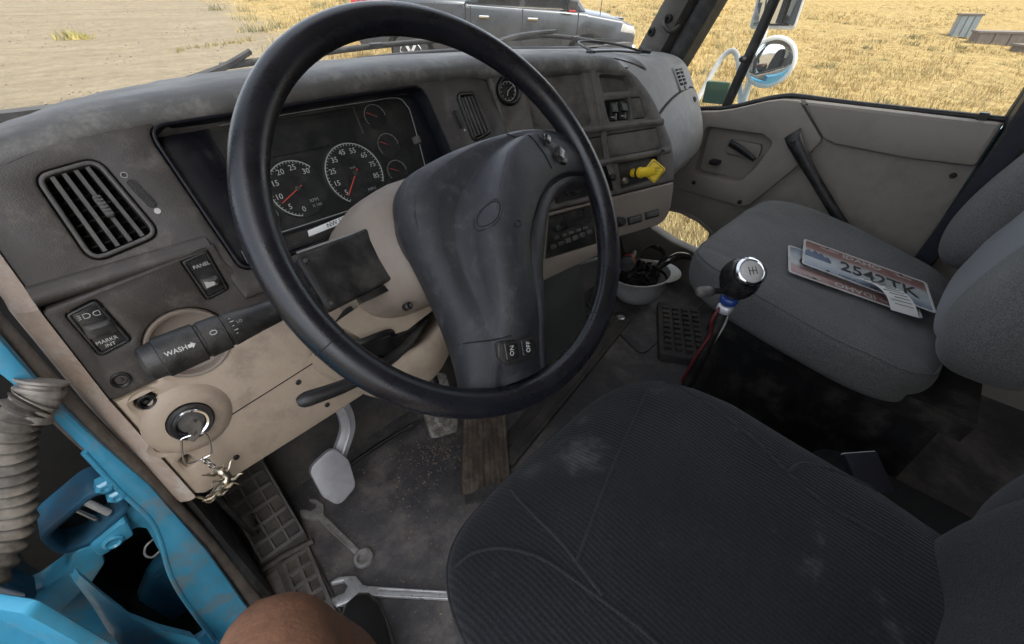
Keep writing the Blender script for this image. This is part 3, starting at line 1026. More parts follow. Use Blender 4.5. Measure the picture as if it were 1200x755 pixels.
# ================================================================== DASHBOARD
FA = yawtilt((-.5, .65, .8), 0, 25)          # driver face
FB = yawtilt((-.73, .62, .755), 0, 10)       # switch and knee face
FC = yawtilt((-.16, .67, .85), 15, 18)       # centre stack, turned to the driver
dash = thing('dashboard', 'dusty grey and tan truck dashboard running across the cab', 'dashboard', (0, .75, .4))

ventA = rnd([(-.349, .078), (-.289, .085), (-.272, -.013), (-.347, -.024)], .017, 6)
bez = rnd([(-.234, .110), (.176, .113), (.198, -.076), (-.02, -.084), (-.214, -.086)], [.022, .03, .02, .01, .02], 6)
vent2 = rnd([(.241, .089), (.286, .086), (.299, .010), (.246, .000)], .012, 5)
face = rnd([(-.405, -.044), (-.245, -.044), (-.236, -.052), (-.226, -.12), (.34, -.12), (.338, .016), (.322, .117), (-.25, .115), (-.32, .104), (-.405, .082)], .004, 3)
panel('driver_face', FA, face, 'dash', dash, [ventA, bez, vent2], 0, .03, .004)
# rolled lip at the foot of the left face
roll = []
for k in range(13):
    u = -.405 + .172 * k / 12
    roll.append([FA.P(u, v, w) for v, w in ((-.027, .0002), (-.031, .003), (-.036, .007), (-.041, .0085), (-.046, .0075), (-.050, .002), (-.050, -.01), (-.027, -.01))])
loft('lower_roll', roll, 'dash', dash, True, True, 60)

# --- soft top pad, one piece from the driver's door to the centre
def zc(x):
    ks = [(-.92, .890), (-.85, .908), (-.77, .921), (-.69, .928), (-.6, .932), (-.43, .935), (-.2, .932), (.03, .926), (.22, .912), (.5, .893), (.9, .856)]
    for (a, p), (b, q) in zip(ks, ks[1:]):
        if x <= b:
            t = max(0, min(1, (x - a) / (b - a)))
            return p + (q - p) * t
    return ks[-1][1]
def yf(x):
    if x < -.22: return .700
    if x < -.14: return .700 - .022 * (x + .22) / .08
    return .678 - .26 * (x + .14)
def yb(x):
    b = min(WB, key=lambda p: abs(p.x - x))
    return b.y - .012
pad = []
for i in range(49):
    x = -.915 + 1.125 * i / 48
    c, y0, y1 = zc(x), yf(x), yb(x)
    te = max(0, (x - .13) / .08)
    c -= .040 * te * te; y0 += .02 * te * te
    wob = .0005 * math.sin(x * 31) + .0004 * math.sin(x * 77)
    pr = [(y0 + .012, c - .040), (y0 - .002, c - .033), (y0 - .005, c - .022), (y0, c - .011), (y0 + .012, c - .003), (y0 + .03, c + .001), (y0 + .07, c),
          (y0 + (y1 - y0) * .4, c - .006), (y0 + (y1 - y0) * .6, c - .013), (y0 + (y1 - y0) * .8, c - .021), (y1, c - .030), (y1, c - .06), (y0 + .03, c - .06)]
    pad.append([(x, y + wob, z + wob) for y, z in pr])
top = loft('top_pad', pad, 'dash_top', dash, True, True, 60)

# --- tan, worn end cap by the door opening
cap = []
for z in (.895, .85, .80, .762, .755, .70, .63, .56, .50, .442):
    if z > .757: y = .65 + (z - .8) * math.tan(R_(25))
    else: y = .62 + (z - .755) * math.tan(R_(10))
    xe = -.9055 + (.0 if z > .63 else (.63 - z) * .055)
    cap.append([(xe, y + .001, z), (xe - .008, y + .002, z), (xe - .018, y + .009, z), (xe - .022, y + .022, z), (xe - .022, y + .16, z), (xe, y + .16, z)])
loft('end_cap', cap, 'tan_worn', dash, True, True, 45)

# --- vents: frame, louvres, dark chamber, thumb tab, open-close slider
def vent(fr, outline, nslat, m, tabslat, cross=6, depth=.035, wfr=.006):
    o = ccw(outline)
    us = [p[0] for p in o]; vs = [p[1] for p in o]
    fm = panel('vent_frame', fr, inset(o, .0012), m, dash, [inset(o, wfr)], .0025, .02, .002)
    panel('chamber', fr, inset(o, .001), 'deep', fm, [], -depth, .004, .001)
    inner = inset(o, wfr - .0005)
    def span(t):      # left/right lines of the vent as the slats lean with it
        # corners from the outline's extremes
        tl = min(o, key=lambda p: p[0] - p[1]); tr = max(o, key=lambda p: p[0] + p[1])
        bl = min(o, key=lambda p: p[0] + p[1]); br = max(o, key=lambda p: p[0] - p[1])
        a = Vector(tl).lerp(Vector(tr), t); b = Vector(bl).lerp(Vector(br), t)
        return a, b
    for k in range(nslat):
        a, b = span((k + 1) / (nslat + 1))
        d = (a - b).normalized(); nrm = Vector((-d.y, d.x))
        a = a - d * .003; b = b + d * .003
        secs = []
        for j in range(5):
            c = b.lerp(a, j / 4)
            s = []
            for (q, w) in ((.0020, -.001), (.0026, -.006), (.0016, -.022), (-.0016, -.022), (-.0026, -.006), (-.0020, -.001)):
                s.append(fr.P(c.x + nrm.x * q, c.y + nrm.y * q, w))
            secs.append(s)
        loft('louvre', secs, m, fm, True, True, 40)
        if k == tabslat:
            c = a.lerp(b, .5)
            f2 = Fr(fr.P(c.x, c.y, 0), fr.ex * nrm.x * -1 + fr.ey * nrm.y * -1, fr.ex * d.x + fr.ey * d.y)
            tb = panel('tab', f2, rect(0, 0, .0085, .026, .003), m, fm, [], .005, .01, .002)
            for q in range(6):
                put('rib', *box_data(f2, -.0035, .0035, -.0105 + q * .004, -.0085 + q * .004, .004, .0062), m, tb)
    for k in range(cross):
        a0, b0 = span(.04); a1, b1 = span(.96)
        t = (k + 1) / (cross + 1)
        p, q = a0.lerp(b0, t), a1.lerp(b1, t)
        V, F = tube_data([fr.P(p.x, p.y, -.028), fr.P(q.x, q.y, -.028)], .0016, 5)
        put('cross_vane', V, F, 'black', fm)
    return fm
vent(FA, ventA, 4, 'grey', 2)
vent(FA, vent2, 4, 'grey', 9, 5, .03, .004)
def slider(fr, p, q, wid):
    p, q = Vector(p), Vector(q); d = (q - p).normalized(); c = (p + q) / 2; l = (q - p).length
    f2 = Fr(fr.P(c.x, c.y, 0), fr.ex * -d.y + fr.ey * d.x, fr.ex * d.x + fr.ey * d.y)
    s = panel('slider_slot', f2, rect(0, 0, wid, l, wid * .48, 6), 'black', dash, [], .0008, .004, .0005)
    panel('slider', f2, rect(0, l * .04, wid * .7, l * .8, wid * .33, 6), 'grey', s, [], .0042, .005, .0015)
slider(FA, (-.2745, .054), (-.2655, .020), .0085)
slider(FA, (.2255, .061), (.2305, .029), .0075)
lathe('icon', FA.sub(-.2755, .0605), [(.0036, .0), (.0036, .0008), (.0026, .0008), (.0026, .0)], 'printdim', dash, 16)
lathe('icon', FA.sub(-.2645, .0145), [(.0034, .0), (.0034, .0008), (.0, .0008)], 'print', dash, 16)
lathe('icon', FA.sub(.2335, .0245), [(.002, .0), (.002, .0008), (.0, .0008)], 'print', dash, 12)

# --- instrument cluster
cl = panel('cluster_bezel', FA, inset(ccw(bez), .0008), 'bezel', dash, [rnd([(-.166, .104), (.140, .104), (.152, .082), (.140, -.050), (-.150, -.052)], .012, 5)], -.028, .008, .003)
panel('bezel_wall', FA, inset(ccw(bez), .0006), 'bezel', cl, [inset(ccw(bez), .005)], .002, .036, .002)
panel('gauge_plate', FA, [(-.175, .110), (.16, .110), (.16, -.058), (-.175, -.058)], 'lens', cl, [], -.037, .004, .0005)
panel('lower_strip', FA, rect(-.02, -.068, .36, .022, .003), 'blackgloss', cl, [], -.022, .006, .001)
tube('lens_edge', spline([FA.P(*p, -.0275) for p in ((-.152, -.0505), (-.05, -.0495), (.06, -.049))], 6), .0009, 'printdim', cl, 6)
tube('lens_edge', spline([FA.P(*p, -.0275) for p in ((-.15, .1035), (-.05, .1045), (.08, .1045), (.134, .103), (.148, .088), (.150, .075), (.145, .02), (.139, -.03))], 6), .0008, 'printdim', cl, 6)
panel('warning_display', FA, rect(-.045, .075, .16, .045, .003), 'dial', cl, [], -.0345, .003, .0006)
put('display_divider', *box_data(FA, .052, .0535, .06, .102, -.037, -.034), 'dash', cl)
panel('lens_catch', FA, rect(.1405, .030, .010, .012, .002), 'grey', cl, [], -.018, .012, .0015)

put('cover_lens', [FA.P(*p, -.0268) for p in ((-.168, -.054), (.146, -.054), (.154, .084), (.142, .106), (-.168, .106))], [[0, 1, 2, 3, 4]], 'lensglass', cl, 0)

def gauge(u, v, r, nums, a0, step, needle, rim='print', size=None, ticks=0, arc=None, cap=None):
    f = FA.sub(u, v, -.0365)
    g = lathe('gauge', f, [(r * 1.04, 0), (r * 1.04, .002), (r, .0028), (r * .985, .0014), (.0, .0012)], 'dial', cl, 40)
    aa, ab = arc or (a0, a0 + step * (len(nums) - 1 if nums else 1))
    pts = [f.P(r * .96 * math.cos(R_(aa + (ab - aa) * k / 40)), r * .96 * math.sin(R_(aa + (ab - aa) * k / 40)), .002) for k in range(41)]
    tube('scale_arc', pts, .0008 if r > .03 else .0005, rim, g, 5)
    if ticks:
        for k in range(ticks + 1):
            a = R_(aa + (ab - aa) * k / ticks)
            f2 = f.sub(0, 0, .0014, math.degrees(a))
            put('tick', *box_data(f2, r * .885, r * .955, -.00035, .00035, 0, .0005), rim, g, 0)
    for k, s in enumerate(nums):
        a = R_(a0 + step * k)
        text(s, f, r * .73 * math.cos(a), r * .73 * math.sin(a), size or r * .27, 'print', g, .0016, name='numeral')
    if needle is not None:
        f2 = f.sub(0, 0, .003, needle)
        n = put('needle', *box_data(f2, -r * .18, r * .80, -r * .016, r * .016, 0, .0008), 'red', g, 0)
        lathe('hub', f, [(r * .09, 0), (r * .09, .005), (r * .05, .0062)], 'black', n, 16)
    for s, du, dv, sz in (cap or []):
        text(s, f, du, dv, sz, 'printdim', g, .0016)
    return g
gauge(-.086, .003, .0425, ['0', '5', '10', '15', '20', '25', '30'], 262, -36.5, 205, size=.0115, ticks=30, arc=(255, 40), cap=[('RPM', .016, -.022, .0075), ('X 100', .017, -.030, .006)])
gauge(.011, .003, .050, ['5', '15', '25', '35', '45', '55', '65', '75', '85'], 222, -30, 228, size=.0115, ticks=40, arc=(235, -28), cap=[('MPH', .018, -.030, .0075), ('km/h', .0, .010, .005)])
for (u, v, r) in ((.085, .082, .020), (.089, .034, .020), (.087, -.010, .019)):
    gauge(u, v, r, [], 210, -120, 150, rim='printdim', ticks=8, arc=(210, 0))
gauge(-.145, -.026, .017, [], 210, -120, 60, rim='printdim', ticks=6, arc=(210, 0))
for k in range(4):
    lathe('warning_lamp', FA.sub(-.05 + .012 * k, .052, -.034), [(.003, 0), (.003, .0006), (0, .0008)], 'bezel', cl, 10)
st = panel('label_strip', FA, rnd([(-.106, -.0685), (-.018, -.063), (-.018, -.053), (-.104, -.0595)], .001), 'paper', dash, [], -.0205, .0006, .0001)
text('NW 57 1', FA, -.055, -.0605, .0095, 'ink', st, -.0200, 3.5, sx=1.05)

# --- grey switch panel and tan knee panel on the lower face
boot = (-.076, -.098)
ring = [(boot[0] + .049 * math.cos(R_(a)), boot[1] + .049 * math.sin(R_(a))) for a in range(200, -21, -13)]
hl = rnd([(-.161, -.0125), (-.130, -.0065), (-.1235, -.066), (-.158, -.0715)], .0055, 5)
pn = rnd([(-.041, .005), (-.009, .010), (-.0065, -.048), (-.036, -.0525)], .004, 5)
sw = [(-.1745, -.005), (-.1745, -.125), (-.168, -.128), (-.128, -.1265)] + ring + [(-.022, -.112), (.03, -.108), (.20, -.10), (.20, -.045), (.03, -.040), (.010, -.034), (.002, -.01), (-.0, .012), (-.17, -.002)]
panel('switch_panel', FB, sw, 'dash', dash, [hl, pn], 0, .03, .003)
kn = [(-.1735, -.130), (-.1640, -.312), (-.155, -.320), (-.10, -.322), (.064, -.316), (.30, -.30), (.56, -.27), (.56, -.085), (.20, -.102), (.03, -.110), (-.022, -.114)] + \
     [(boot[0] + .0455 * math.cos(R_(a)), boot[1] + .0455 * math.sin(R_(a))) for a in range(-20, -161, -14)] + [(-.128, -.1285), (-.166, -.130)]
panel('knee_panel', FB, kn, 'tan', dash, [circ(-.1205, -.196, .0265, 28), circ(-.147, -.147, .0105, 20), rnd([(-.172, -.213), (-.156, -.211), (-.151, -.221), (-.163, -.225)], .004), rnd([(-.156, -.248), (-.145, -.247), (-.142, -.262), (-.152, -.265)], .004)], .0015, .03, .008)
panel('knee_backing', FB, rect(.10, -.20, .52, .20, .01), 'deep', dash, [], -.031, .004, .001)
# seam and soft ridge across the tan panel
tube('seam', spline([FB.P(-.116, -.226, .0018), FB.P(-.06, -.219, .0018), FB.P(-.015, -.214, .0018), (FB.P(.06, -.205, .0018))], 6), .0009, 'deep', dash, 5)
# raised boss round the ignition
lathe('ignition_boss', FB.sub(-.1205, -.196, 0), [(.052, .0005), (.046, .006), (.038, .0095), (.0275, .010), (.0268, .002), (.0268, -.02)], 'tan', dash, 40, 60)
igm = lathe('ignition_lock', FB.sub(-.1205, -.196, 0), [(.0262, -.02), (.0262, .014), (.0235, .017), (.021, .015), (.0205, .010)], 'black', dash, 40)
lathe('chrome_ring', FB.sub(-.1205, -.196, 0), [(.0208, .0), (.0208, .016), (.019, .0185), (.0165, .0175), (.016, .010), (.016, .0)], 'chrome', igm, 40)
lathe('barrel', FB.sub(-.1205, -.196, 0), [(.0158, 0), (.0158, .012), (.0145, .014), (.0, .014)], 'grey', igm, 30)
lathe('boot_ring', FB.sub(*boot), [(.0468, -.02), (.0468, .001), (.0455, .003), (.0425, .002), (.0415, -.012), (.02, -.016), (0, -.016)], 'tan_dark', dash, 44)
for u, v in ((.02, -.225), (.045, -.29), (-.10, -.29)):
    lathe('screw', FB.sub(u, v, .0015), [(.0045, -.004), (.0045, .001), (.003, .002), (.0, .001)], 'black', dash, 14)
# headlight switch
def rocker_plate(o, m='grey'):
    p = panel('switch_plate', FB, inset(ccw(o), .0008), m, dash, [inset(ccw(o), .0042)], .0035, .01, .0015)
    panel('plate_face', FB, inset(ccw(o), .004), m, p, [], .0012, .006, .001)
    return p
s1 = rocker_plate(hl, 'black')
f1 = FB.sub(-.1425, -.039, 0, -4)
def rocker(f, w, h, parent):
    secs = []
    for k in range(7):
        t = -1 + 2 * k / 6
        e = (1 - abs(t) ** 3)
        secs.append([f.P(t * w / 2, -h / 2, .001), f.P(t * w / 2, -h / 2, .003 + .002 * e), f.P(t * w / 2, -h * .1, .004 + .005 * e), f.P(t * w / 2, h * .3, .004 + .009 * e), f.P(t * w / 2, h / 2, .003 + .006 * e), f.P(t * w / 2, h / 2, .001)])
    return loft('rocker', secs, 'grey', parent, True, True, 60)
rocker(f1.sub(0, -.001), .026, .016, s1)
text('MARKR', f1, .0, -.0165, .0062, 'print', s1, .0016, 3); text('INT', f1, .001, -.0225, .0062, 'print', s1, .0016, 3)
for sgn in (-1, 1):      # two lamp symbols back to back
    c = .0045 * sgn
    pts = [f1.P(c - .0005 * sgn - .0026 * sgn * math.sin(R_(a)), .0175 + .0026 * math.cos(R_(a)), .0018) for a in range(0, 181, 30)]
    pts = [f1.P(c + sgn * .0026, .0201, .0018)] + pts + [f1.P(c + sgn * .0026, .0149, .0018)]
    tube('lamp_icon', pts, .00045, 'print', s1, 5, True)
    for k in (-1, 0, 1):
        tube('lamp_icon', [f1.P(c + sgn * .005, .0175 + k * .0018, .0018), f1.P(c + sgn * .0078, .0175 + k * .0026, .0018)], .0004, 'print', s1, 4)
# panel dimmer
s2 = rocker_plate(pn, 'black')
f2_ = FB.sub(-.0235, -.021, 0, -3)
text('PANEL', f2_, 0, .014, .0066, 'print', s2, .0016, 5)
dm = rocker(f2_.sub(.002, -.010), .020, .014, s2)
put('dimmer_wedge', [f2_.P(*p) for p in [(-.006, -.015, .003), (.010, -.015, .003), (.010, -.005, .003), (-.006, -.005, .003), (-.006, -.013, .013), (.004, -.012, .012), (.004, -.007, .012), (-.006, -.006, .013)]],
    [[0, 3, 2, 1], [4, 5, 6, 7], [0, 1, 5, 4], [1, 2, 6, 5], [2, 3, 7, 6], [3, 0, 4, 7]], 'white', dm, 20)
for u, v, w in ((-.155, -.107, 0), (-.147, -.147, .001)):
    k = lathe('plug_socket', FB.sub(u, v, w), [(.0098, -.012), (.0098, .003), (.0085, .0045), (.0065, .003), (.0055, -.004), (.003, -.004), (.0025, .002), (.0, .0025)], 'black', dash, 28)

# --- centre stack
stk = [(-.022, .066), (.05, .070), (.12, .0705), (.20, .067), (.255, .062), (.31, .053), (.347, .042), (.372, .026), (.405, -.006), (.428, -.035), (.447, -.066), (.465, -.100), (.480, -.130), (.488, -.160),
       (.4905, -.185), (.486, -.2275), (.215, -.2275), (.05, -.2275), (.01, -.10)]
clock = circ(.023, .024, .0265, 28)
bigr = rnd([(.062, .050), (.212, .048), (.232, -.055), (.222, -.061), (.072, -.055)], [.01, .014, .006, .008, .01])
pock = rnd([(.258, .037), (.338, .029), (.356, .004), (.352, -.001), (.266, .002)], .006)
tog = rnd([(.268, -.0165), (.340, -.0175), (.346, -.0625), (.280, -.060)], .003)
rbl = rnd([(.344, -.0175), (.378, -.018), (.392, -.060), (.386, -.064), (.350, -.0625)], .003)
lcell = rnd([(.085, -.090), (.252, -.089), (.256, -.140), (.088, -.138)], .004)
blank = rnd([(.268, -.0885), (.428, -.0905), (.444, -.140), (.272, -.1395)], .004)
dcell = rnd([(.10, -.152), (.272, -.153), (.282, -.215), (.105, -.214)], .004)
ypk = rnd([(.296, -.1535), (.437, -.1565), (.449, -.206), (.445, -.2095), (.305, -.2145)], .005)
stack = panel('centre_stack', FC, rnd(stk, .004, 2), 'dash_dusty_lit', dash, [clock, bigr, pock, tog, rbl, lcell, blank, dcell, ypk], 0, .11, .006)
panel('big_recess', FC, inset(ccw(bigr), -.003), 'dash_dusty_lit', stack, [], -.012, .004, .001)
lathe('recess_disc', FC.sub(.105, .0, -.012), [(.048, 0), (.048, .0008), (.046, .0012), (0, .0012)], 'dash_dusty_lit', stack, 40)  # low round disc on the recess, same material
panel('pocket_back', FC, inset(ccw(pock), -.003), 'dash_dusty_lit', stack, [], -.020, .004, .001)
panel('right_blank', FC, inset(ccw(rbl), .0006), 'dash_dusty_lit', stack, [], -.002, .01, .0015)
panel('left_cell', FC, inset(ccw(lcell), .0008), 'dash_dusty_lit', stack, [], -.004, .01, .0015)
panel('blank_plate', FC, inset(ccw(blank), .0008), 'dash_dusty_lit', stack, [], -.003, .01, .0015)
panel('dark_cell', FC, inset(ccw(dcell), -.003), 'black', stack, [], -.010, .004, .001)
panel('valve_recess', FC, inset(ccw(ypk), -.003), 'black', stack, [], -.012, .004, .001)
# proud frame lines of the stack
for nm, pts in (('shelf_rib', [(.19, -.0715), (.30, -.0745), (.40, -.077), (.448, -.079)]), ('shelf_rib', [(.08, -.146), (.25, -.1465), (.37, -.148), (.47, -.149)]),):
    secs = []
    for u, v in [tuple(p)[:2] for p in spline([(a, b, 0) for a, b in pts], 5)]:
        secs.append([FC.P(u, v + dv, w) for dv, w in ((.008, -.001), (.006, .004), (.0, .006), (-.006, .004), (-.008, -.001), (0, -.004))])
    loft(nm, secs, 'dash_dusty_lit', stack, True, True, 50)
secs = []
for u, v in [tuple(p)[:2] for p in spline([(.236, .056, 0), (.247, .0, 0), (.256, -.062, 0), (.262, -.14, 0), (.288, -.222, 0)], 5)]:
    secs.append([FC.P(u + du, v, w) for du, w in ((.007, -.001), (.005, .003), (0, .0045), (-.005, .003), (-.007, -.001), (0, -.004))])
loft('upright_rib', secs, 'dash_dusty_lit', stack, True, True, 50)
# clock
ck = lathe('clock', FC.sub(.023, .024, 0), [(.0258, -.03), (.0258, .003), (.0235, .006), (.021, .003), (.0205, -.006), (0, -.006)], 'black', stack, 36)
pts = [FC.sub(.023, .024).P(.0175 * math.cos(R_(a)), .0175 * math.sin(R_(a)), -.0045) for a in range(0, 360, 15)]
tube('dial_ring', pts, .0006, 'print', ck, 5, True)
for k in range(12):
    f = FC.sub(.023, .024, -.005, 30 * k)
    put('tick', *box_data(f, .0135, .0165, -.0005, .0005, 0, .0006), 'print', ck, 0)
for a, l in ((35, .012), (250, .009)):
    put('hand', *box_data(FC.sub(.023, .024, -.004, a), -.002, l, -.0006, .0006, 0, .0006), 'print', ck, 0)
# toggle switch pair
panel('toggle_back', FC, inset(ccw(tog), -.003), 'deep', stack, [], -.014, .004, .001)
for k, c in enumerate((.291, .321)):
    f = FC.sub(c + .004, -.040, -.012, -8)
    t = panel('toggle_switch', f, rect(0, 0, .022, .040, .002), 'blackgloss', stack, [], .008, .01, .001)
    put('paddle', [f.P(*p) for p in [(-.009, -.004, .008), (.009, -.004, .008), (.009, .017, .008), (-.009, .017, .008), (-.008, -.002, .017), (.008, -.002, .017), (.008, .014, .011), (-.008, .014, .011)]],
        [[0, 3, 2, 1], [4, 5, 6, 7], [0, 1, 5, 4], [1, 2, 6, 5], [2, 3, 7, 6], [3, 0, 4, 7]], 'black', t, 20)
    put('mark', *box_data(f, -.006, .006, -.014, -.011, .008, .0085), 'printdim', t, 0)
rk = panel('rocker_switch', FC, rect(.207, -.112, .017, .032, .002), 'blackgloss', stack, [], .003, .01, .0015)
panel('key', FC, rect(.207, -.106, .012, .014, .0015), 'black', rk, [], .008, .006, .0015)
text('I', FC, .207, -.121, .006, 'print', rk, .0034)
panel('clip', FC, rect(.437, -.144, .016, .009, .001), 'dash_dusty_lit', stack, [], .012, .012, .0015)
# air brake knobs
yk = lathe('valve_stem', FC.sub(.352, -.186, -.012), [(.010, 0), (.010, .022), (.013, .024), (.013, .030), (.0, .030)], 'yellow', stack, 24)
fy = Fr(FC.P(.383, -.188, .028), FC.ex * .80 + FC.n * .60, FC.ey)
kb = panel('brake_knob', fy, rnd([(0, .030), (.029, 0), (0, -.030), (-.029, 0)], .006, 5), 'yellow', yk, [], .004, .012, .003)
tube('knob_neck', [FC.P(.345, -.186, .012), FC.P(.365, -.187, .018), FC.P(.383, -.188, .022)], [.010, .012, .014], 'yellow', yk, 14)
tube('knob_border', [fy.P(x * .84, y * .84, .0042) for x, y in rnd([(0, .030), (.029, 0), (0, -.030), (-.029, 0)], .006, 3)], .0007, 'ink', kb, 5, True)
lathe('knob_ring', FC.sub(.352, -.186, -.012), [(.0105, .018), (.0142, .019), (.0142, .023), (.0105, .024)], 'black', yk, 20)
text('PARKING', fy, 0, .006, .0068, 'ink', yk, .0046); text('BRAKE', fy, 0, 0, .0058, 'ink', yk, .0046); text('PULL', fy, 0, -.0065, .0058, 'ink', yk, .0046)
lathe('small_valve', FC.sub(.312, -.198, -.010), [(.009, 0), (.009, .012), (.007, .016), (.003, .016), (.003, .012)], 'pewter', stack, 20)
lathe('dial_knob', FC.sub(.156, -.188, -.010), [(.020, 0), (.020, .006), (.015, .009), (.0145, .020), (.012, .023), (0, .023)], 'black', stack, 26)
panel('switch_block', FC, rect(.235, -.185, .030, .040, .002), 'blackgloss', stack, [], -.003, .008, .0015)
lathe('small_knob', FC.sub(.272, -.183, -.004), [(.008, 0), (.008, .012), (.006, .014), (0, .014)], 'black', stack, 18)
# tan lower part folds under
FCl = Fr(FC.P(.0, -.2275, .003), FC.ex, FC.ey * .97 - FC.n * -.0 - FC.n * .10)
low = [(.068, -.001), (.482, -.001), (.480, -.012), (.462, -.062), (.447, -.083), (.430, -.095), (.412, -.1005), (.280, -.1005), (.222, -.110), (.21, -.128), (.036, -.147), (.022, -.144), (.055, -.03)]
radio = rnd([(.079, -.010), (.207, -.008), (.202, -.100), (.048, -.100)], .003)
tl = panel('lower_panel', FCl, rnd(low, .006, 3), 'tan_dark', dash, [radio], 0, .09, .005)
rd = panel('radio', FCl, inset(ccw(radio), .0008), 'black', dash, [], -.004, .06, .002)
panel('display', FCl, rnd([(.105, -.012), (.196, -.008), (.194, -.046), (.093, -.048)], .003), 'blackgloss', rd, [], -.0015, .004, .001)
panel('tape_slot', FCl, rect(.150, -.030, .060, .010, .002), 'deep', rd, [], -.0005, .002, .0004)
for k in range(6):
    panel('button', FCl, rect(.075 + .0215 * k, -.078 + .002 * k, .015, .011, .003), 'grey', rd, [], .002, .006, .0015)
for k in range(5):
    panel('button', FCl, rect(.088 + .0215 * k, -.060 + .001 * k, .013, .007, .002), 'grey', rd, [], .001, .005, .0015)
lathe('knob', FCl.sub(.093, -.040, -.002), [(.007, 0), (.007, .008), (.005, .010), (0, .010)], 'black', rd, 18)
for k, c in enumerate((.328, .388)):
    s = panel('switch_blank', FCl, rect(c, -.069 + .001 * k, .048, .020, .002), 'black', tl, [], .003, .006, .0015)
    panel('switch_face', FCl, rect(c, -.069 + .001 * k, .038, .012, .002), 'grey', s, [], .0045, .004, .001)
lathe('lighter', FCl.sub(.277, -.064, 0), [(.013, -.01), (.013, .002), (.011, .006), (.0105, .014), (.009, .016), (0, .016)], 'black', tl, 22)
lathe('screw', FCl.sub(.040, -.085, 0), [(.005, -.004), (.005, .001), (.003, .002), (0, .001)], 'steel', tl, 14)

# --- passenger section with glove box and vent
def EP(x, s):
    """Point on the passenger side of the dash: x across, s runs 0 (glass) to 1 (underneath)."""
    base = [(1.02, .868), (.92, .868), (.84, .864), (.795, .852), (.762, .828), (.735, .792), (.708, .748), (.680, .70), (.660, .655), (.650, .605), (.658, .555), (.685, .505), (.73, .47), (.80, .45), (.90, .445)]
    t = s * (len(base) - 1); i = min(len(base) - 2, int(t)); k = t - i
    p0 = base[max(0, i - 1)]; p1 = base[i]; p2 = base[i + 1]; p3 = base[min(len(base) - 1, i + 2)]
    def cr(a, b, c, d): return .5 * (2 * b + (c - a) * k + (2 * a - 5 * b + 4 * c - d) * k * k + (3 * b - a - 3 * c + d) * k ** 3)
    y = cr(p0[0], p1[0], p2[0], p3[0]); z = cr(p0[1], p1[1], p2[1], p3[1])
    d = .86 - x
    fr_ = max(0, min(1, (1.0 - y) / .2))
    bl = max(0, min(1, (.38 - x) / .20)); bl = bl * bl * (3 - 2 * bl)
    tf = max(0, min(1, (.29 - s) / .09))
    y -= (d * .16 + .095 * bl * tf) * fr_
    z += d * .055 * (1 - .6 * max(0, min(1, s * 1.4 - .3)))
    if x > .83:      # rounded right end
        e = (x - .83) / .05
        sh = 1 - math.sqrt(max(0, 1 - min(1, e) ** 2))
        y += (.80 - y) * .35 * sh if y < .80 else 0
        z += (.68 - z) * .22 * sh
    return Vector((x, y, z))
def EN(x, s):
    a = EP(x + .004, s) - EP(x - .004, s); b = EP(x, s + .01) - EP(x, s - .01)
    n = a.cross(b).normalized()
    return n if n.y < 0 else -n
xs = [.17 + .66 * i / 24 for i in range(25)] + [.845, .858, .868, .876, .88]
secs = [[EP(x, j / 56) for j in range(57)] + [Vector((x, 1.0, .44)), Vector((x, 1.03, .8))] for x in xs]
pas = loft('passenger_pad', secs, 'dash_right', dash, True, True, 60)
def stop(x):       # upper edge of the glove box door, falling away in an arc towards the middle
    t = max(0, min(1, (.80 - x) / .46))
    return .395 + .10 * t * t
gv, gf = [], []
nx, ns = 28, 18
for i in range(nx):
    x = .36 + .475 * i / (nx - 1)
    cr_ = max(0, (x - .80) / .035)
    s0 = stop(x) + .025 * cr_ * cr_
    for j in range(ns):
        s = s0 + (.70 - s0) * j / (ns - 1)
        gv.append(EP(x, s) + EN(x, s) * .004)
n0 = len(gv)
gv += [EP(.36 + .475 * i / (nx - 1), (stop(.36 + .475 * i / (nx - 1)) + .025 * max(0, (.36 + .475 * i / (nx - 1) - .80) / .035) ** 2) + (.70 - stop(.36 + .475 * i / (nx - 1))) * j / (ns - 1)) - EN(.6, .5) * .002 for i in range(nx) for j in range(ns)]
gf = grid_faces(nx, ns)
edge = [i * ns for i in range(nx)] + [(nx - 1) * ns + j for j in range(1, ns)] + [i * ns + ns - 1 for i in range(nx - 2, -1, -1)] + [j for j in range(ns - 2, 0, -1)]
for a, b in zip(edge, edge[1:] + edge[:1]):
    gf.append([a, b, b + n0, a + n0])
gl = put('glove_box_door', gv, gf, 'dash_right', dash, 50)
gp = []
for i in range(nx):
    x = .36 + .475 * i / (nx - 1)
    cr_ = max(0, (x - .80) / .035)
    s0 = stop(x) + .025 * cr_ * cr_ - .006
    gp.append(EP(x, s0) + EN(x, s0) * .0015)
gp += [EP(.838, s) + EN(.838, s) * .0015 for s in (.44, .48, .52, .56, .60, .64)]
tube('door_gap', gp, .0028, 'deep', gl, 6)
lp = EP(.79, .445); ln = EN(.79, .445)
lathe('lock', Fr(lp + ln * .004, (1, 0, 0), ln.cross(Vector((1, 0, 0)))), [(.009, -.004), (.009, .003), (.007, .005), (.003, .005), (.002, .003)], 'black', gl, 18)
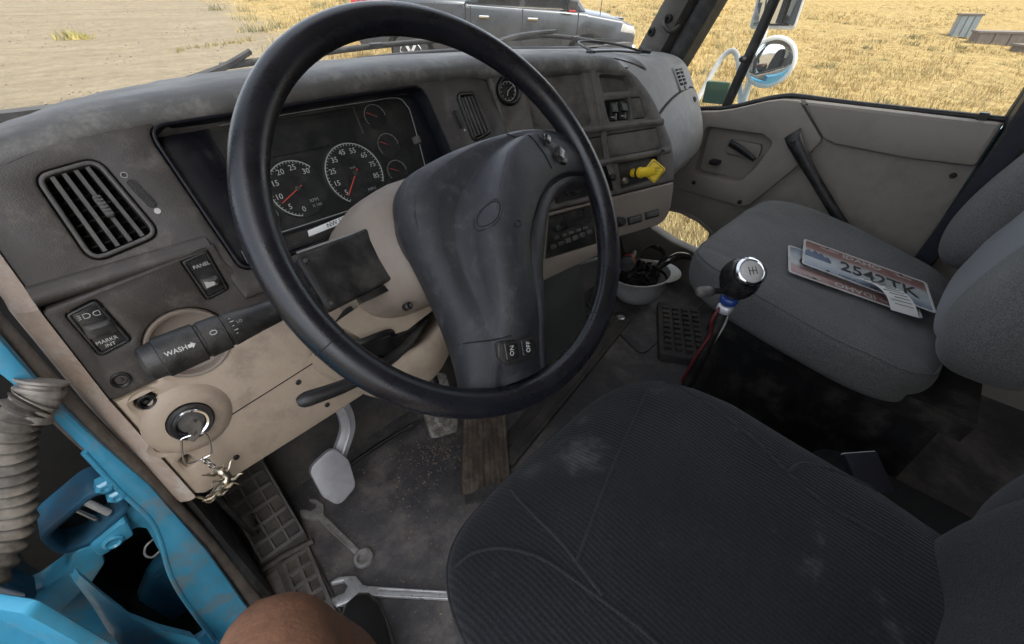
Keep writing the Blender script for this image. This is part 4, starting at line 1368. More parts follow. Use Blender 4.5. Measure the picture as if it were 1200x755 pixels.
# right hand vent
vc = EP(.715, .335); vn = EN(.715, .335)
vex = (EP(.74, .335) - EP(.69, .335)).normalized()
fv = Fr(vc + vn * .001, vex, vn.cross(vex))
vf = panel('vent_frame', fv, rect(0, -.004, .092, .076, .010, 5), 'dash_right', dash, [rect(0, 0, .074, .052, .005)], .005, .014, .003)
panel('chamber', fv, rect(0, 0, .076, .054, .004), 'deep', vf, [], -.001, .004, .0005)
for k in range(4):
    put('louvre', *box_data(fv, -.037, .037, -.018 + k * .0115, -.0145 + k * .0115, .0, .006), 'dash_right', vf, 20)
put('louvre_post', *box_data(fv, -.003, .003, -.026, .026, .0, .005), 'dash_right', vf, 20)
lathe('vent_thumbwheel', fv.sub(0, -.034, .004), [(.006, 0), (.006, .003), (.003, .004), (0, .003)], 'black', vf, 14)
# small round sensor on the shoulder of the stack
lathe('sensor', Fr(EP(.30, .33) + EN(.30, .33) * .001, (1, 0, 0), EN(.30, .33).cross(Vector((1, 0, 0)))), [(.008, -.004), (.008, .003), (.005, .005), (0, .004)], 'black', dash, 16)
# speaker cover on the top, with a small peg
sv = []
for i in range(9):
    for j in range(7):
        x = .20 + .26 * i / 8; y = .76 + .17 * j / 6 - .06 * (i / 8)
        sv.append((x, y, 0))
def top_z(x, y):
    # walk the passenger section to find the top height there
    best = min((EP(x, k / 80) for k in range(2, 26)), key=lambda p: abs(p.y - y))
    return best.z
sv = [(x, y, top_z(x, y) + .0035) for x, y, z in sv]
sf = grid_faces(9, 7)
spk = put('speaker_cover', sv, sf, 'dash', dash, 60)
lathe('peg', Fr((.31, .80, top_z(.31, .80) + .003), (1, 0, 0), (0, 1, 0)), [(.006, 0), (.006, .006), (.004, .008), (0, .008)], 'black', spk, 14)
# ================================================================== STEERING WHEEL AND COLUMN
FW = Fr((-.505, .367, .823), (1, 0, 0), (0, .614, .79))
def bvh_of(o):
    off = root_of(o)
    return BVHTree.FromPolygons([v.co + off for v in o.data.vertices], [list(p.vertices) for p in o.data.polygons])
def drape(bv, fr, pts, lift=.0, start=.3, step=None):
    out = []
    for u, v in pts:
        h = bv.ray_cast(fr.P(u, v, start), -fr.n)
        if h[0] is not None: out.append(h[0] + fr.n * lift)
    return out

wheel = thing('steering_wheel', 'black steering wheel with wide two spoke vinyl pad', 'steering wheel', FW.o)
rp = [FW.P(.2265 * math.cos(2 * math.pi * k / 120), .2265 * math.sin(2 * math.pi * k / 120)) for k in range(120)]
rim = tube('rim', rp, .0165, 'rim', wheel, 20, True, 60, up=tuple(FW.n))
for a in (197, -62):
    c = [FW.sub(.2265 * math.cos(R_(a)), .2265 * math.sin(R_(a))).P(0, 0)]
    rad = FW.ex * math.cos(R_(a)) + FW.ey * math.sin(R_(a))
    pts = [FW.P(.2265 * math.cos(R_(a)), .2265 * math.sin(R_(a))) + (rad * math.cos(t) + FW.n * math.sin(t)) * .0166 for t in [2 * math.pi * k / 20 for k in range(20)]]
    tube('rim_seam', pts, .0005, 'deep', rim, 5, True)

ST = [((.203, .060), (.214, -.026)), ((.160, .072), (.174, -.021)), ((.115, .080), (.138, -.024)), ((.060, .083), (.108, -.034)), ((.010, .080), (.083, -.052)), ((-.033, .070), (.063, -.074)),
      ((-.060, .043), (.048, -.092)), ((-.073, -.006), (.036, -.110)), ((-.080, -.062), (.026, -.134)), ((-.092, -.120), (.017, -.160)), ((-.106, -.160), (.011, -.187)), ((-.120, -.188), (.008, -.213))]
HO = [-.012, -.018, -.030, -.045, -.056, -.060, -.060, -.056, -.046, -.032, -.020, -.012]
HC = [.004, .013, .022, .030, .035, .037, .037, .036, .033, .026, .014, .004]
FCR = [.22, .20, .20, .30, .44, .52, .52, .47, .41, .36, .32, .30]
SPD = [.0, .15, .5, .9, 1, 1, 1, 1, .9, .45, .05, 0]
def pad_sections(n=4):
    O = spline([(o[0], o[1], h) for (o, i), h in zip(ST, HO)], n)
    I = spline([(i[0], i[1], h) for (o, i), h in zip(ST, HC)], n)
    K = spline([(c, s, 0) for c, s in zip(FCR, SPD)], n)
    secs = []
    for o, i, k in zip(O, I, K):
        wo, wc, fc = o.z, i.z, k.x
        fr = .80
        P2 = lambda t: (o.x + (i.x - o.x) * t, o.y + (i.y - o.y) * t)
        prof = [(0, wo - .012), (-.005, wo), (.02, wo + (wc - wo) * (.40 - .16 * k.y)), (fc * .22, wo + (wc - wo) * (.62 - .26 * k.y)), (fc * .45, wo + (wc - wo) * (.78 - .37 * k.y)), (fc * .66, wo + (wc - wo) * (.88 - .46 * k.y)), (fc * .76, wo + (wc - wo) * (.92 - .46 * k.y)), (fc * .86, wo + (wc - wo) * (.95 - .25 * k.y)), (fc * .95, wc - .002 - .005 * k.y), (fc + .02, wc - .0015), (fc + .08, wc + .001),
                (fc + (fr - fc) * .5, wc + .0025), (fr - .02, wc - .001), (fr, wc - .004), (fr + .01, wc - .010), (fr + .025, wc - .011), (fr + .05, wc - .007), (fr + .11, wc - .008), (.97, wc - .014), (1.0, wc - .022), (.99, min(-.014, wc - .034)), (.6, -.035), (.2, min(-.035, wo))]
        secs.append([FW.P(*P2(t), w) for t, w in prof])
    return secs
padm = loft('pad', pad_sections(), 'pad', wheel, True, True, 60)
pb = bvh_of(padm)
# back collar of the hub
lathe('hub_collar', FW.sub(.002, -.004), [(.066, -.030), (.074, -.045), (.077, -.060), (.073, -.078), (.062, -.086), (.03, -.088)], 'pad', wheel, 44, 60)
# seams pressed into the vinyl
def seam(pts, name='pad_seam', r=.0009, m='deep'):
    d = drape(pb, FW, [tuple(p)[:2] for p in spline([(a, b, 0) for a, b in pts], 6)], .0001)
    if len(d) > 2: tube(name, d, r, m, padm, 5)
seam([(-.112, -.124), (-.09, -.133), (-.066, -.1435), (-.05, -.148)])
seam([(.104, .078), (.114, .052), (.120, .030), (.124, .008)])
# oval emblem, plain raised rim
oe = [(-.002 + .0185 * math.cos(t) * math.cos(R_(41)) - .008 * math.sin(t) * math.sin(R_(41)), -.016 + .0185 * math.cos(t) * math.sin(R_(41)) + .008 * math.sin(t) * math.cos(R_(41))) for t in [2 * math.pi * k / 40 for k in range(40)]]
d = drape(pb, FW, oe, .0004)
tube('emblem_rim', d, .0011, 'pad', padm, 6, True)
d = drape(pb, FW, [(-.002 + (u + .002) * .8, -.016 + (v + .016) * .8) for u, v in oe], .0001)
tube('emblem_rim', d, .0006, 'deep', padm, 5, True)
dd = drape(pb, FW, [(.018 + .004 * math.cos(t), -.040 + .004 * math.sin(t)) for t in [2 * math.pi * k / 16 for k in range(16)]], .0002)
tube('moulded_mark', dd, .0006, 'pad', padm, 5, True)

def cluster(outline, wsurf, items, rot):
    dp = drape(pb, FW, outline)
    ins = drape(pb, FW, [(u, v) for u, v, *_ in items] + [(sum(p[0] for p in outline) / len(outline), sum(p[1] for p in outline) / len(outline))])
    cen = sum(dp, Vector()) / len(dp)
    nr = Vector()
    for a, b in zip(dp, dp[1:] + dp[:1]):
        nr += (a - cen).cross(b - cen)
    nr.normalize()
    if nr.dot(FW.n) < 0: nr = -nr
    ey = nr.cross(FW.ex)
    uc = sum(p[0] for p in outline) / len(outline); vc = sum(p[1] for p in outline) / len(outline)
    fl = Fr(cen + nr * (.0015 + max((q - cen).dot(nr) for q in dp + ins)), FW.ex - nr * FW.ex.dot(nr), ey)
    WS.append((fl, uc, vc))
    p = panel('switch_bezel', fl, rnd([(u - uc, v - vc) for u, v in outline], .006, 4), 'black', wheel, [], 0, .02, .002)
    for (u, v, w_, h_, m) in items:
        f = fl.sub(u - uc, v - vc, 0, rot)
        panel('button', f, rect(0, 0, w_, h_, .003, 4), m, p, [], .0035, .005, .0016)
    return p
    p = panel('switch_bezel', FW, rnd(outline, .006, 4), 'black', wheel, [], wsurf, .02, .002)
    for (u, v, w_, h_, m) in items:
        f = FW.sub(u, v, wsurf, rot)
        b = panel('button', f, rect(0, 0, w_, h_, .003, 4), m, p, [], .0035, .005, .0016)
    return p
WS = []
top_c = cluster([(.130, .060), (.150, .047), (.169, .026), (.163, .007), (.149, .012), (.138, .034)], .0235, [(.1395, .046, .012, .011, 'blackgloss'), (.153, .024, .019, .014, 'blackgloss')], 41)
def wtext(k, s, u, v, size, m, par, rot): text(s, WS[k][0], u - WS[k][1], v - WS[k][2], size, m, par, .0037, rot)
wtext(0, 'SET', .153, .0245, .0052, 'printdim', top_c, 41); wtext(0, 'RSM', .1395, .046, .0042, 'print', top_c, 41)
low_c = cluster([(-.068, -.146), (-.022, -.157), (-.022, -.172), (-.030, -.186), (-.066, -.178), (-.074, -.162)], .0225, [(-.0565, -.1615, .017, .021, 'blackgloss'), (-.0355, -.1675, .017, .021, 'blackgloss')], -12)
wtext(1, 'ON', -.0565, -.1615, .0075, 'print', low_c, 70); wtext(1, 'OFF', -.0355, -.1675, .0075, 'print', low_c, 70)

# ------------------------------------------------------------------ column
col = thing('steering_column', 'taupe steering column shroud behind the wheel with a tan lower cover', 'steering column', FW.P(0, 0, -.3))
def rr_sec(w, l, r, t, b, e=.55, n=32):
    s = []
    for k in range(n):
        a = 2 * math.pi * k / n
        c, q = math.cos(a), math.sin(a)
        x = math.copysign(abs(c) ** e, c); y = math.copysign(abs(q) ** e, q)
        s.append(FW.P(x * (r if x > 0 else l), y * (t if y > 0 else b), w))
    return s
loft('upper_shroud', [rr_sec(-.078, .066, .066, .064, .066, .9), rr_sec(-.088, .082, .080, .078, .074, .8), rr_sec(-.104, .100, .09, .086, .080, .7), rr_sec(-.135, .118, .095, .088, .082, .65),
                      rr_sec(-.19, .120, .095, .086, .082, .62), rr_sec(-.26, .110, .09, .082, .08, .62), rr_sec(-.34, .10, .085, .08, .075, .65)], 'tan_dark', col, True, True, 60)
# lower tan cover: a scoop open at the top
lip = [(-.186, -.066), (-.166, -.096), (-.135, -.117), (-.10, -.126), (-.06, -.126), (-.02, -.112), (.03, -.088)]
lp2 = [tuple(p)[:2] for p in spline([(a, b, 0) for a, b in lip], 5)]
secs = []
for i, (u, v) in enumerate(lp2):
    t = i / (len(lp2) - 1)
    bulge = math.sin(math.pi * t)
    secs.append([FW.P(u, v, -.165), FW.P(u - .004, v - .006, -.163), FW.P(u - .002, v - .018 - .008 * bulge, -.170), FW.P(u + .008, v - .035 - .022 * bulge, -.20), FW.P(u + .014, v - .040 - .030 * bulge, -.26), FW.P(u + .012, v - .03, -.36),
                 FW.P(u + .012, v - .006, -.36), FW.P(u + .004, v + .002, -.20), FW.P(u + .002, v + .003, -.17)])
loft('lower_cover', secs, 'tan', col, True, True, 60)
panel('cover_inside', Fr(FW.P(0, 0, -.215), FW.ex, FW.ey), rnd([(-.165, -.055), (-.15, -.100), (-.10, -.122), (-.05, -.122), (.02, -.08), (.02, -.04), (-.12, -.03)], .02), 'black', col, [], 0, .02, .004)
tube('wire', spline([FW.P(-.170, -.074, -.185), FW.P(-.14, -.083, -.17), FW.P(-.10, -.088, -.175), FW.P(-.085, -.096, -.19), FW.P(-.05, -.10, -.195)], 6), .005, 'black', col, 8)
loft('cover_neck', [[FW.P(u, v, -.18 - .02 * k) for u, v in ((-.155, -.045), (-.13, -.088), (-.07, -.098), (-.01, -.088), (.0, -.05), (-.07, -.03))] for k in range(3)], 'tan', col, True, True, 60)
lathe('screw', FW.sub(-.085, -.068, -.105), [(.005, -.01), (.005, .002), (.003, .003), (0, .001)], 'black', col, 14)
tube('tilt_lever', spline([FW.P(-.245, -.112, -.152), FW.P(-.235, -.113, -.15), FW.P(-.18, -.122, -.15), FW.P(-.10, -.12, -.17), FW.P(-.03, -.10, -.20)], 5), [.004, .0095, .0085, .007, .006], 'black', col, 12)
# multi-function stalk
fs = FW.sub(-.008, -.0085, -.112)
def stalk():
    fr = Fr(fs.o, fs.ey, fs.n)           # n = along -u
    ax = Fr(fs.o, FW.ey, FW.n)           # ex=ey of wheel, ey=n of wheel, normal = ex of wheel
    prof = [(.009, -.06), (.0095, -.15), (.0105, -.20), (.0125, -.235), (.0145, -.256), (.0150, -.262), (.0142, -.263), (.0142, -.265), (.0158, -.266), (.0162, -.285), (.0150, -.286), (.0150, -.288), (.0166, -.289), (.0172, -.318), (.0170, -.322), (.0158, -.323), (.0150, -.326), (.0145, -.334), (.011, -.337), (0, -.337)]
    st = lathe('stalk', ax, [(r * 1.18, h) for r, h in prof], 'black', col, 28)
    panel('end_paddle', Fr(ax.P(0, 0, -.331), FW.ey, FW.n), rect(0, 0, .024, .021, .006), 'grey', st, [], .006, .011, .002)
    ft = Fr(fs.P(0, 0, .0206), FW.ex, FW.ey)
    text('WASH', ft, -.309, -.002, .0062, 'print', st, .0002, -2, bold=.0001)
    panel('arrow_icon', ft.sub(-.2965, -.0025, .0), [(-.003, -.0016), (0, -.0016), (0, -.0032), (.0035, 0), (0, .0032), (0, .0016), (-.003, .0016)], 'print', st, [], .0003, .0005, .0001)
    fu = Fr(fs.P(0, 0, .0189), FW.ex, FW.ey)
    for k in range(2):
        tube('wiper_icon', [fu.P(-.276 + .0035 * math.cos(R_(a)), .001 + .0025 * math.sin(R_(a)), .0006) for a in ((0, 90, 180, 270) if k == 0 else (45, 135, 225, 315))], .00035, 'print', st, 4, True)
    fv_ = Fr(fs.P(0, 0, .0166), FW.ex, FW.ey)
    for k, dv in enumerate((-.008, -.0045, .0, .0045, .008)):
        put('mark', *box_data(fv_, -.2595, -.2575 + (.0015 if k % 2 else 0), dv - .0003, dv + .0003, -.0005 if abs(dv) < .006 else -.0035, .0008 if abs(dv) < .006 else -.0012), 'print', st, 0)
    text('LO', fv_, -.2515, .002, .004, 'printdim', st, .0004)
stalk()

# trailer brake controller strapped to the column
bc = thing('brake_controller', 'flat black controller box fixed to the left of the steering column', 'control box', FW.P(-.13, .0, -.13))
out = [(-.181, .036), (-.079, .0415), (-.0745, -.029), (-.178, -.034)]
bd = panel('case', FW, rnd(out, [.010, .003, .003, .010], 5), 'black', bc, [], -.098, .026, .004)
panel('side_grip', FW, rnd([(-.189, .028), (-.180, .033), (-.178, -.030), (-.187, -.026)], .004), 'grey', bc, [], -.104, .018, .004)
for v in (.020, -.016):
    put('grip_notch', *box_data(FW, -.1895, -.184, v - .003, v + .003, -.122, -.106), 'deep', bc)
put('lower_tab', *box_data(FW, -.135, -.086, -.040, -.031, -.121, -.108), 'black', bc)
put('mount_bracket', *box_data(FW, -.120, -.085, -.02, .03, -.16, -.124), 'black', bc)
for u, v in ((-.172, .028), (-.082, -.022), (-.170, -.026)):
    lathe('screw', FW.sub(u, v, -.098), [(.0025, -.002), (.0025, .0004), (.0015, .0008), (0, .0002)], 'grey', bc, 12)
put('grip_edge', *box_data(FW, -.176, -.080, .0385, .0408, -.1005, -.0995), 'printdim', bc)

# ------------------------------------------------------------------ key and key chain
MT['keymetal'] = mat('key_metal', (.16, .145, .125), .45, metal=.5, var=.3, scale=90, bump=.2, bscale=300)
kf = FB.sub(-.1205, -.196, 0, 35)
key = thing('ignition_key', 'worn metal key standing in the chrome ignition lock', 'key', kf.P(0, 0, .012))
panel('blade', Fr(kf.P(0, 0, .012), kf.ex, kf.n), rect(0, .010, .009, .022, .001), 'keymetal', key, [], .001, .002, .0004)
panel('bow', Fr(kf.P(0, 0, .012), kf.ex, kf.n), rnd([(-.010, .016), (.010, .016), (.014, .028), (.009, .042), (-.009, .042), (-.014, .028)], .006, 5), 'keymetal', key, [circ(0, .034, .0035, 16)], .0014, .0028, .0008)

kc = thing('key_chain', 'pewter creature charm on a wire key ring hanging from the key', 'key chain', FB.P(-.125, -.28, .03))
P_ = lambda u, v, w=.035: FB.P(u, v, w)
tube('ring', spline([P_(-.136, -.199, .036), P_(-.117, -.203, .040), P_(-.113, -.212, .040), P_(-.119, -.238, .036), P_(-.126, -.243, .034), P_(-.144, -.240, .033), P_(-.149, -.232, .034), P_(-.140, -.205, .036)], 5, True), .0013, 'chrome', kc, 8, True)
links = [P_(-.131, -.242, .034).lerp(P_(-.126, -.268, .034), k / 5) for k in range(6)]
for k in range(5):
    a, b = links[k], links[k + 1]
    m = (a + b) / 2; d = (b - a); side = FB.ex if k % 2 else FB.n
    pts = [m + d * .75 * math.cos(t) + side * .003 * math.sin(t) for t in [2 * math.pi * j / 14 for j in range(14)]]
    tube('link', pts, .0009, 'chrome', kc, 6, True)
cbody = spline([P_(-.128, -.267), P_(-.121, -.275, .041), P_(-.122, -.286, .043), P_(-.132, -.294, .041), P_(-.143, -.300, .038), P_(-.150, -.303, .033)], 6)
charm = tube('charm', cbody, [.003, .0075, .006, .0085, .006, .0065, .004, .002], 'pewter', kc, 12)
rng = random.Random(5)
for k in range(9):
    p = cbody[3 + k * 3]
    s = 1 if k % 2 else -1
    d = (FB.ex * s * (.6 + .4 * rng.random()) + FB.ey * (rng.random() - .35) + FB.n * (.2 + .4 * rng.random())).normalized()
    tube('limb', spline([p, p + d * .009 + FB.n * .003, p + d * .017 + FB.ey * .004, p + d * .022 + FB.ey * (.010 * (rng.random() - .2))], 4), [.0026, .002, .0015, .0006], 'pewter', charm, 7)
for s in (-1, 1):
    p = cbody[2]
    tube('horn', spline([p, p + FB.ex * s * .006 + FB.n * .004, p + FB.ex * s * .010 + FB.ey * .008 + FB.n * .005], 4), [.0022, .0015, .0005], 'pewter', charm, 6)
pts = [cbody[-1] + FB.ex * .006 * math.cos(t) + FB.ey * (.006 * math.sin(t) - .004) for t in [2 * math.pi * j / 16 for j in range(16)]]
tube('tail_loop', pts, .0013, 'pewter', charm, 6, True)
# ================================================================== FOOTWELL
def rubber_pedal_plate():
    # dead pedal: sloped rubber plate with square cells between raised ribs, then a flat continuation
    th = thing('foot_rest', 'black rubber foot rest with raised square grid beside the door sill', 'foot rest', (-.86, .7, 0))
    fr = Fr((-.862, .690, .012), (1, 0, 0), (0, .8, .6))
    panel('sloped_plate', fr, rnd([(-.060, -.02), (.062, -.02), (.066, .10), (.072, .25), (-.045, .27), (-.060, .12)], .006), 'rubber', th, [], 0, .03, .004)
    for i in range(7):
        put('rib', *box_data(fr, -.036 + .001 * i, .058, .012 + i * .034, .020 + i * .034, -.002, .009), 'rib', th)
    for k in range(4):
        u = -.036 + .0305 * k
        V, F = loft_data([[fr.P(u + .006 * t, .012 + .21 * t, -.002), fr.P(u + .0015 + .006 * t, .012 + .21 * t, .0088), fr.P(u + .006 + .006 * t, .012 + .21 * t, .0088), fr.P(u + .0075 + .006 * t, .012 + .21 * t, -.002)] for t in (0, .5, 1)])
        put('rib', V, F, 'rib', th)
    f2 = Fr((-.845, .60, .010), (1, -.12, 0), (.12, 1, 0))
    panel('flat_plate', f2, rnd([(-.035, -.13), (.040, -.13), (.030, .085), (-.045, .085)], .006), 'rubber', th, [], 0, .012, .003)
    for i in range(6):
        put('rib', *box_data(f2, -.030, .028, -.11 + i * .034, -.103 + i * .034, -.002, .008), 'rib', th)
    for k in range(3):
        put('rib', *box_data(f2, -.030 + k * .026, -.023 + k * .026, -.11, .066, -.002, .0078), 'rib', th)
    # edge between both plates
    tube('fold_bead', [(-.925, .688, .014), (-.86, .684, .016), (-.795, .668, .014)], .008, 'rubber', th, 8)
rubber_pedal_plate()

def clutch():
    th = thing('clutch_pedal', 'shiny bare metal clutch pedal with curved arm above the floor', 'pedal', (-.69, .74, .06))
    fr = Fr((-.697, .700, .128), (1, 0, -.12), (.15, .40, .9))
    panel('pad', fr, rnd([(-.044, .050), (.022, .072), (.044, .020), (.040, -.052), (-.012, -.074), (-.036, -.030)], [.026, .026, .03, .026, .022, .03], 6), 'alu', th, [], .004, .012, .004)
    path = spline([(-.685, .71, .13), (-.655, .735, .15), (-.620, .745, .195), (-.612, .75, .25), (-.625, .755, .30), (-.66, .765, .35), (-.70, .79, .42)], 6)
    secs = []
    for i, p in enumerate(path):
        a = path[max(0, i - 1)]; b = path[min(len(path) - 1, i + 1)]
        t = (b - a).normalized(); s = t.cross(Vector((0, -1, .3))).normalized()
        w = .017
        secs.append([p + s * w + Vector((0, -.004, 0)), p + s * w * .5 + Vector((0, -.008, 0)), p - s * w * .5 + Vector((0, -.008, 0)), p - s * w + Vector((0, -.004, 0)), p - s * w + Vector((0, .006, 0)), p + s * w + Vector((0, .006, 0))])
    arm = loft('arm', secs, 'alu', th, True, True, 40)
    tube('arm_rib', [p + Vector((0, -.010, .0)) for p in path[6:]], .004, 'alu', arm, 6)
clutch()

def brake():
    th = thing('brake_pedal', 'worn rough metal brake pedal half hidden behind the wheel', 'pedal', (-.39, .70, .05))
    fr = Fr((-.385, .703, .125), (.93, -.30, -.12), (.25, .62, .74))
    panel('pad', fr, rnd([(-.042, -.085), (.034, -.088), (.045, -.05), (.040, .085), (-.038, .088), (-.046, .03)], .016, 5), 'brake', th, [], .004, .018, .006)
    rng = random.Random(8)
    for i in range(8):
        for j in range(4):
            put('tread_knob', *box_data(fr.sub(-.029 + j * .0195 + rng.uniform(-.002, .002), -.072 + i * .0205 + rng.uniform(-.002, .002), .003, rng.uniform(-15, 15)), -.006, .006, -.006, .006, 0, .003 + .003 * rng.random()), 'brake', th, 20)
    tube('arm', spline([(-.37, .73, .15), (-.36, .80, .28), (-.37, .86, .45), (-.38, .88, .60)], 5), .016, 'black', th, 10)
brake()

def treadle():
    th = thing('accelerator_treadle', 'long brown dirt caked accelerator treadle right of the brake pedal', 'pedal', (-.40, .55, .0))
    d = Vector((.135, .157, .085)).normalized()
    fr = Fr((-.360, .545, .052), Vector((.80, -.55, -.25)), d)
    panel('plate', fr, rnd([(-.068, -.115), (.066, -.100), (.060, .16), (-.050, .17)], .008), 'treadle', th, [], 0, .02, .003)
    rng = random.Random(4)
    for k in range(9):
        u = -.057 + k * .0138
        V, F = loft_data([[fr.P(u + .0015 * math.sin(t * 5 + k), -.105 + .265 * t, -.001), fr.P(u + .002, -.105 + .265 * t, .003 + .0015 * math.sin(t * 9 + k * 2)), fr.P(u + .008, -.105 + .265 * t, .003 + .0015 * math.cos(t * 7 + k)), fr.P(u + .0105, -.105 + .265 * t, -.001)] for t in [q / 8 for q in range(9)]])
        put('groove_rib', V, F, 'treadle', th, 40)
    put('heel_block', *box_data(Fr((-.43, .462, 0), (.80, -.55, 0), (.55, .8, 0)), -.06, .07, -.01, .02, -.0, .02), 'rubber', th)
treadle()

tube('linkage_rod', spline([(-.66, .768, .045), (-.60, .765, .05), (-.53, .762, .052), (-.45, .752, .055)], 5), .006, 'black', None, 8,
     label='thin dark linkage rod lying across the floor by the clutch pedal', cat='rod')

# wrenches on the floor
def wrench(label, p0, p1, size, m='steel'):
    p0, p1 = Vector(p0), Vector(p1)
    d = (p1 - p0); L = d.length; d.normalize()
    fr = Fr(p0, d, Vector((0, 0, 1)).cross(d))
    th = thing('wrench', label, 'wrench', p0, 'wrenches on the cab floor')
    s = size
    jaw = [(-.55 * s, .62 * s), (-.95 * s, .30 * s), (-.80 * s, .22 * s), (-.22 * s, .40 * s), (.08 * s, .20 * s), (.02 * s, -.16 * s), (-.55 * s, -.40 * s), (-.70 * s, -.62 * s), (-.15 * s, -.85 * s), (.55 * s, -.55 * s), (.95 * s, -.24 * s),
           (1.3 * s, -.20 * s), (1.3 * s, .20 * s), (.9 * s, .28 * s), (.35 * s, .70 * s)]
    panel('jaw', fr, rnd(jaw, .08 * s, 3), m, th, [], .012, .011, .003)
    sh = panel('shank', fr, rnd([(1.15 * s, -.24 * s), (L - .7 * s, -.19 * s), (L - .7 * s, .19 * s), (1.15 * s, .24 * s)], .1 * s), m, th, [rnd([(1.8 * s, -.11 * s), (L - 1.5 * s, -.09 * s), (L - 1.5 * s, .09 * s), (1.8 * s, .11 * s)], .05 * s)], .0105, .008, .002)
    panel('shank_web', fr, rnd([(1.7 * s, -.14 * s), (L - 1.4 * s, -.12 * s), (L - 1.4 * s, .12 * s), (1.7 * s, .14 * s)], .05 * s), m, sh, [], .0085, .004, .0005)
    lathe('ring_end', fr.sub(L, 0, .008), [(.50 * s, -.006), (.62 * s, -.005), (.62 * s, .004), (.56 * s, .007), (.44 * s, .007), (.38 * s, .004), (.38 * s, -.005)], m, th, 24)
wrench('dull steel wrench lying by the clutch pedal with its ring end towards the seat', (-.760, .745, .002), (-.733, .552, .002), .034, mat('dull_steel', (.42, .41, .40), .42, metal=.35, var=.3, scale=60, bump=.3, bscale=200, dust=(.14, .12, .1, .6), dscale=30))
wrench('bright steel wrench lying on the floor and running under the driver seat', (-.795, .522, .002), (-.56, .255, .002), .040)

# grit on the floor
rng = random.Random(21)
V, F = [], []
for _ in range(900):
    if rng.random() < .5: x, y = rng.gauss(-.44, .07), rng.gauss(.66, .05)
    else: x, y = rng.uniform(-.85, -.30), rng.uniform(.30, .88)
    r = .0012 + .0028 * rng.random() ** 3
    b = len(V)
    for k in range(6):
        a = [(1, 0, 0), (-1, 0, 0), (0, 1, 0), (0, -1, 0), (0, 0, 1), (0, 0, -1)][k]
        V.append((x + a[0] * r * rng.uniform(.6, 1.4), y + a[1] * r * rng.uniform(.6, 1.4), .001 + r * .5 + a[2] * r * .7))
    for f in ((0, 2, 4), (2, 1, 4), (1, 3, 4), (3, 0, 4), (2, 0, 5), (1, 2, 5), (3, 1, 5), (0, 3, 5)):
        F.append([b + q for q in f])
put('floor_grit', V, F, mat('grit', (.22, .18, .14), .9, var=.4, scale=200, bump=0), None, 0, label='loose dirt grains scattered over the driver floor', cat='grit', kind='stuff')

# ------------------------------------------------------------------ engine cover between the footwells
def doghouse():
    th = thing('engine_cover', 'smooth grey engine cover panel below the radio behind the wheel', 'cover', (.0, .72, 0))
    secs = []
    for x, d in ((-.20, .05), (-.17, .012), (-.1, 0), (.0, -.003), (.1, 0), (.165, .004), (.20, .02), (.225, .07)):
        secs.append([(x + .10 * .4, .625 + d, 0), (x + .10 * .35, .632 + d, .06), (x + .06 * .4, .645 + d, .20), (x, .668 + d, .36), (x - .01, .70 + d, .43), (x - .01, .78, .47), (x, 1.05, .52), (x, 1.05, 0)])
    loft('shell', secs, mat('cover_grey', (.060, .064, .060), .55, var=.12, scale=8, bump=.25, bscale=300, dust=(.12, .115, .10, .4), dscale=6), th, True, True, 50)
    fr = Fr((.10, .575, .012), (.69, .105, 0), (-.105, .69, 0))
    panel('base_flange', fr, rnd([(-.44, -.035), (.36, -.035), (.395, -.02), (.395, .03), (.36, .045), (-.44, .045)], .012), 'rubber', th, [], .004, .016, .004)
    for dv in (-.022, .012):
        tube('flange_bead', [fr.P(-.44, dv, .004), fr.P(0, dv, .005), fr.P(.34, dv, .004)], .005, 'rubber', th, 8)
    lathe('rivet', fr.sub(.355, .004, .004), [(.016, -.002), (.016, .002), (.011, .0045), (.006, .003), (0, .002)], 'steel', th, 22)
    put('side_rail', *box_data(Fr((.33, .70, .30), (.93, -.36, 0), (.36, .93, 0)), -.09, .09, -.004, .004, -.004, .004), 'steel', th)
doghouse()

# ribbed rubber boot in front of the passenger seat
def ribbed():
    th = thing('ribbed_boot', 'black ribbed rubber boot on the floor in front of the passenger seat', 'rubber boot', (.52, .42, 0))
    fr = Fr((.53, .425, .03), (.86, .50, 0), (-.50, .86, 0))
    panel('base', fr, rect(0, 0, .34, .16, .02), 'rubber', th, [], 0, .03, .006)
    for k in range(4):
        for j in range(9):
            put('rib', *box_data(fr, -.14 + j * .031, -.122 + j * .031, -.068 + k * .036, -.046 + k * .036, -.002, .012), 'rubber', th, 20)
ribbed()
panel('passenger_mat', Fr((.62, .62, .004), (1, 0, 0), (0, 1, 0)), rnd([(-.30, -.16), (.27, -.18), (.27, .22), (-.14, .25)], .03), 'floor', None, [], .003, .006, .002,
      label='dusty dark floor mat under the white hard hat', cat='floor mat')

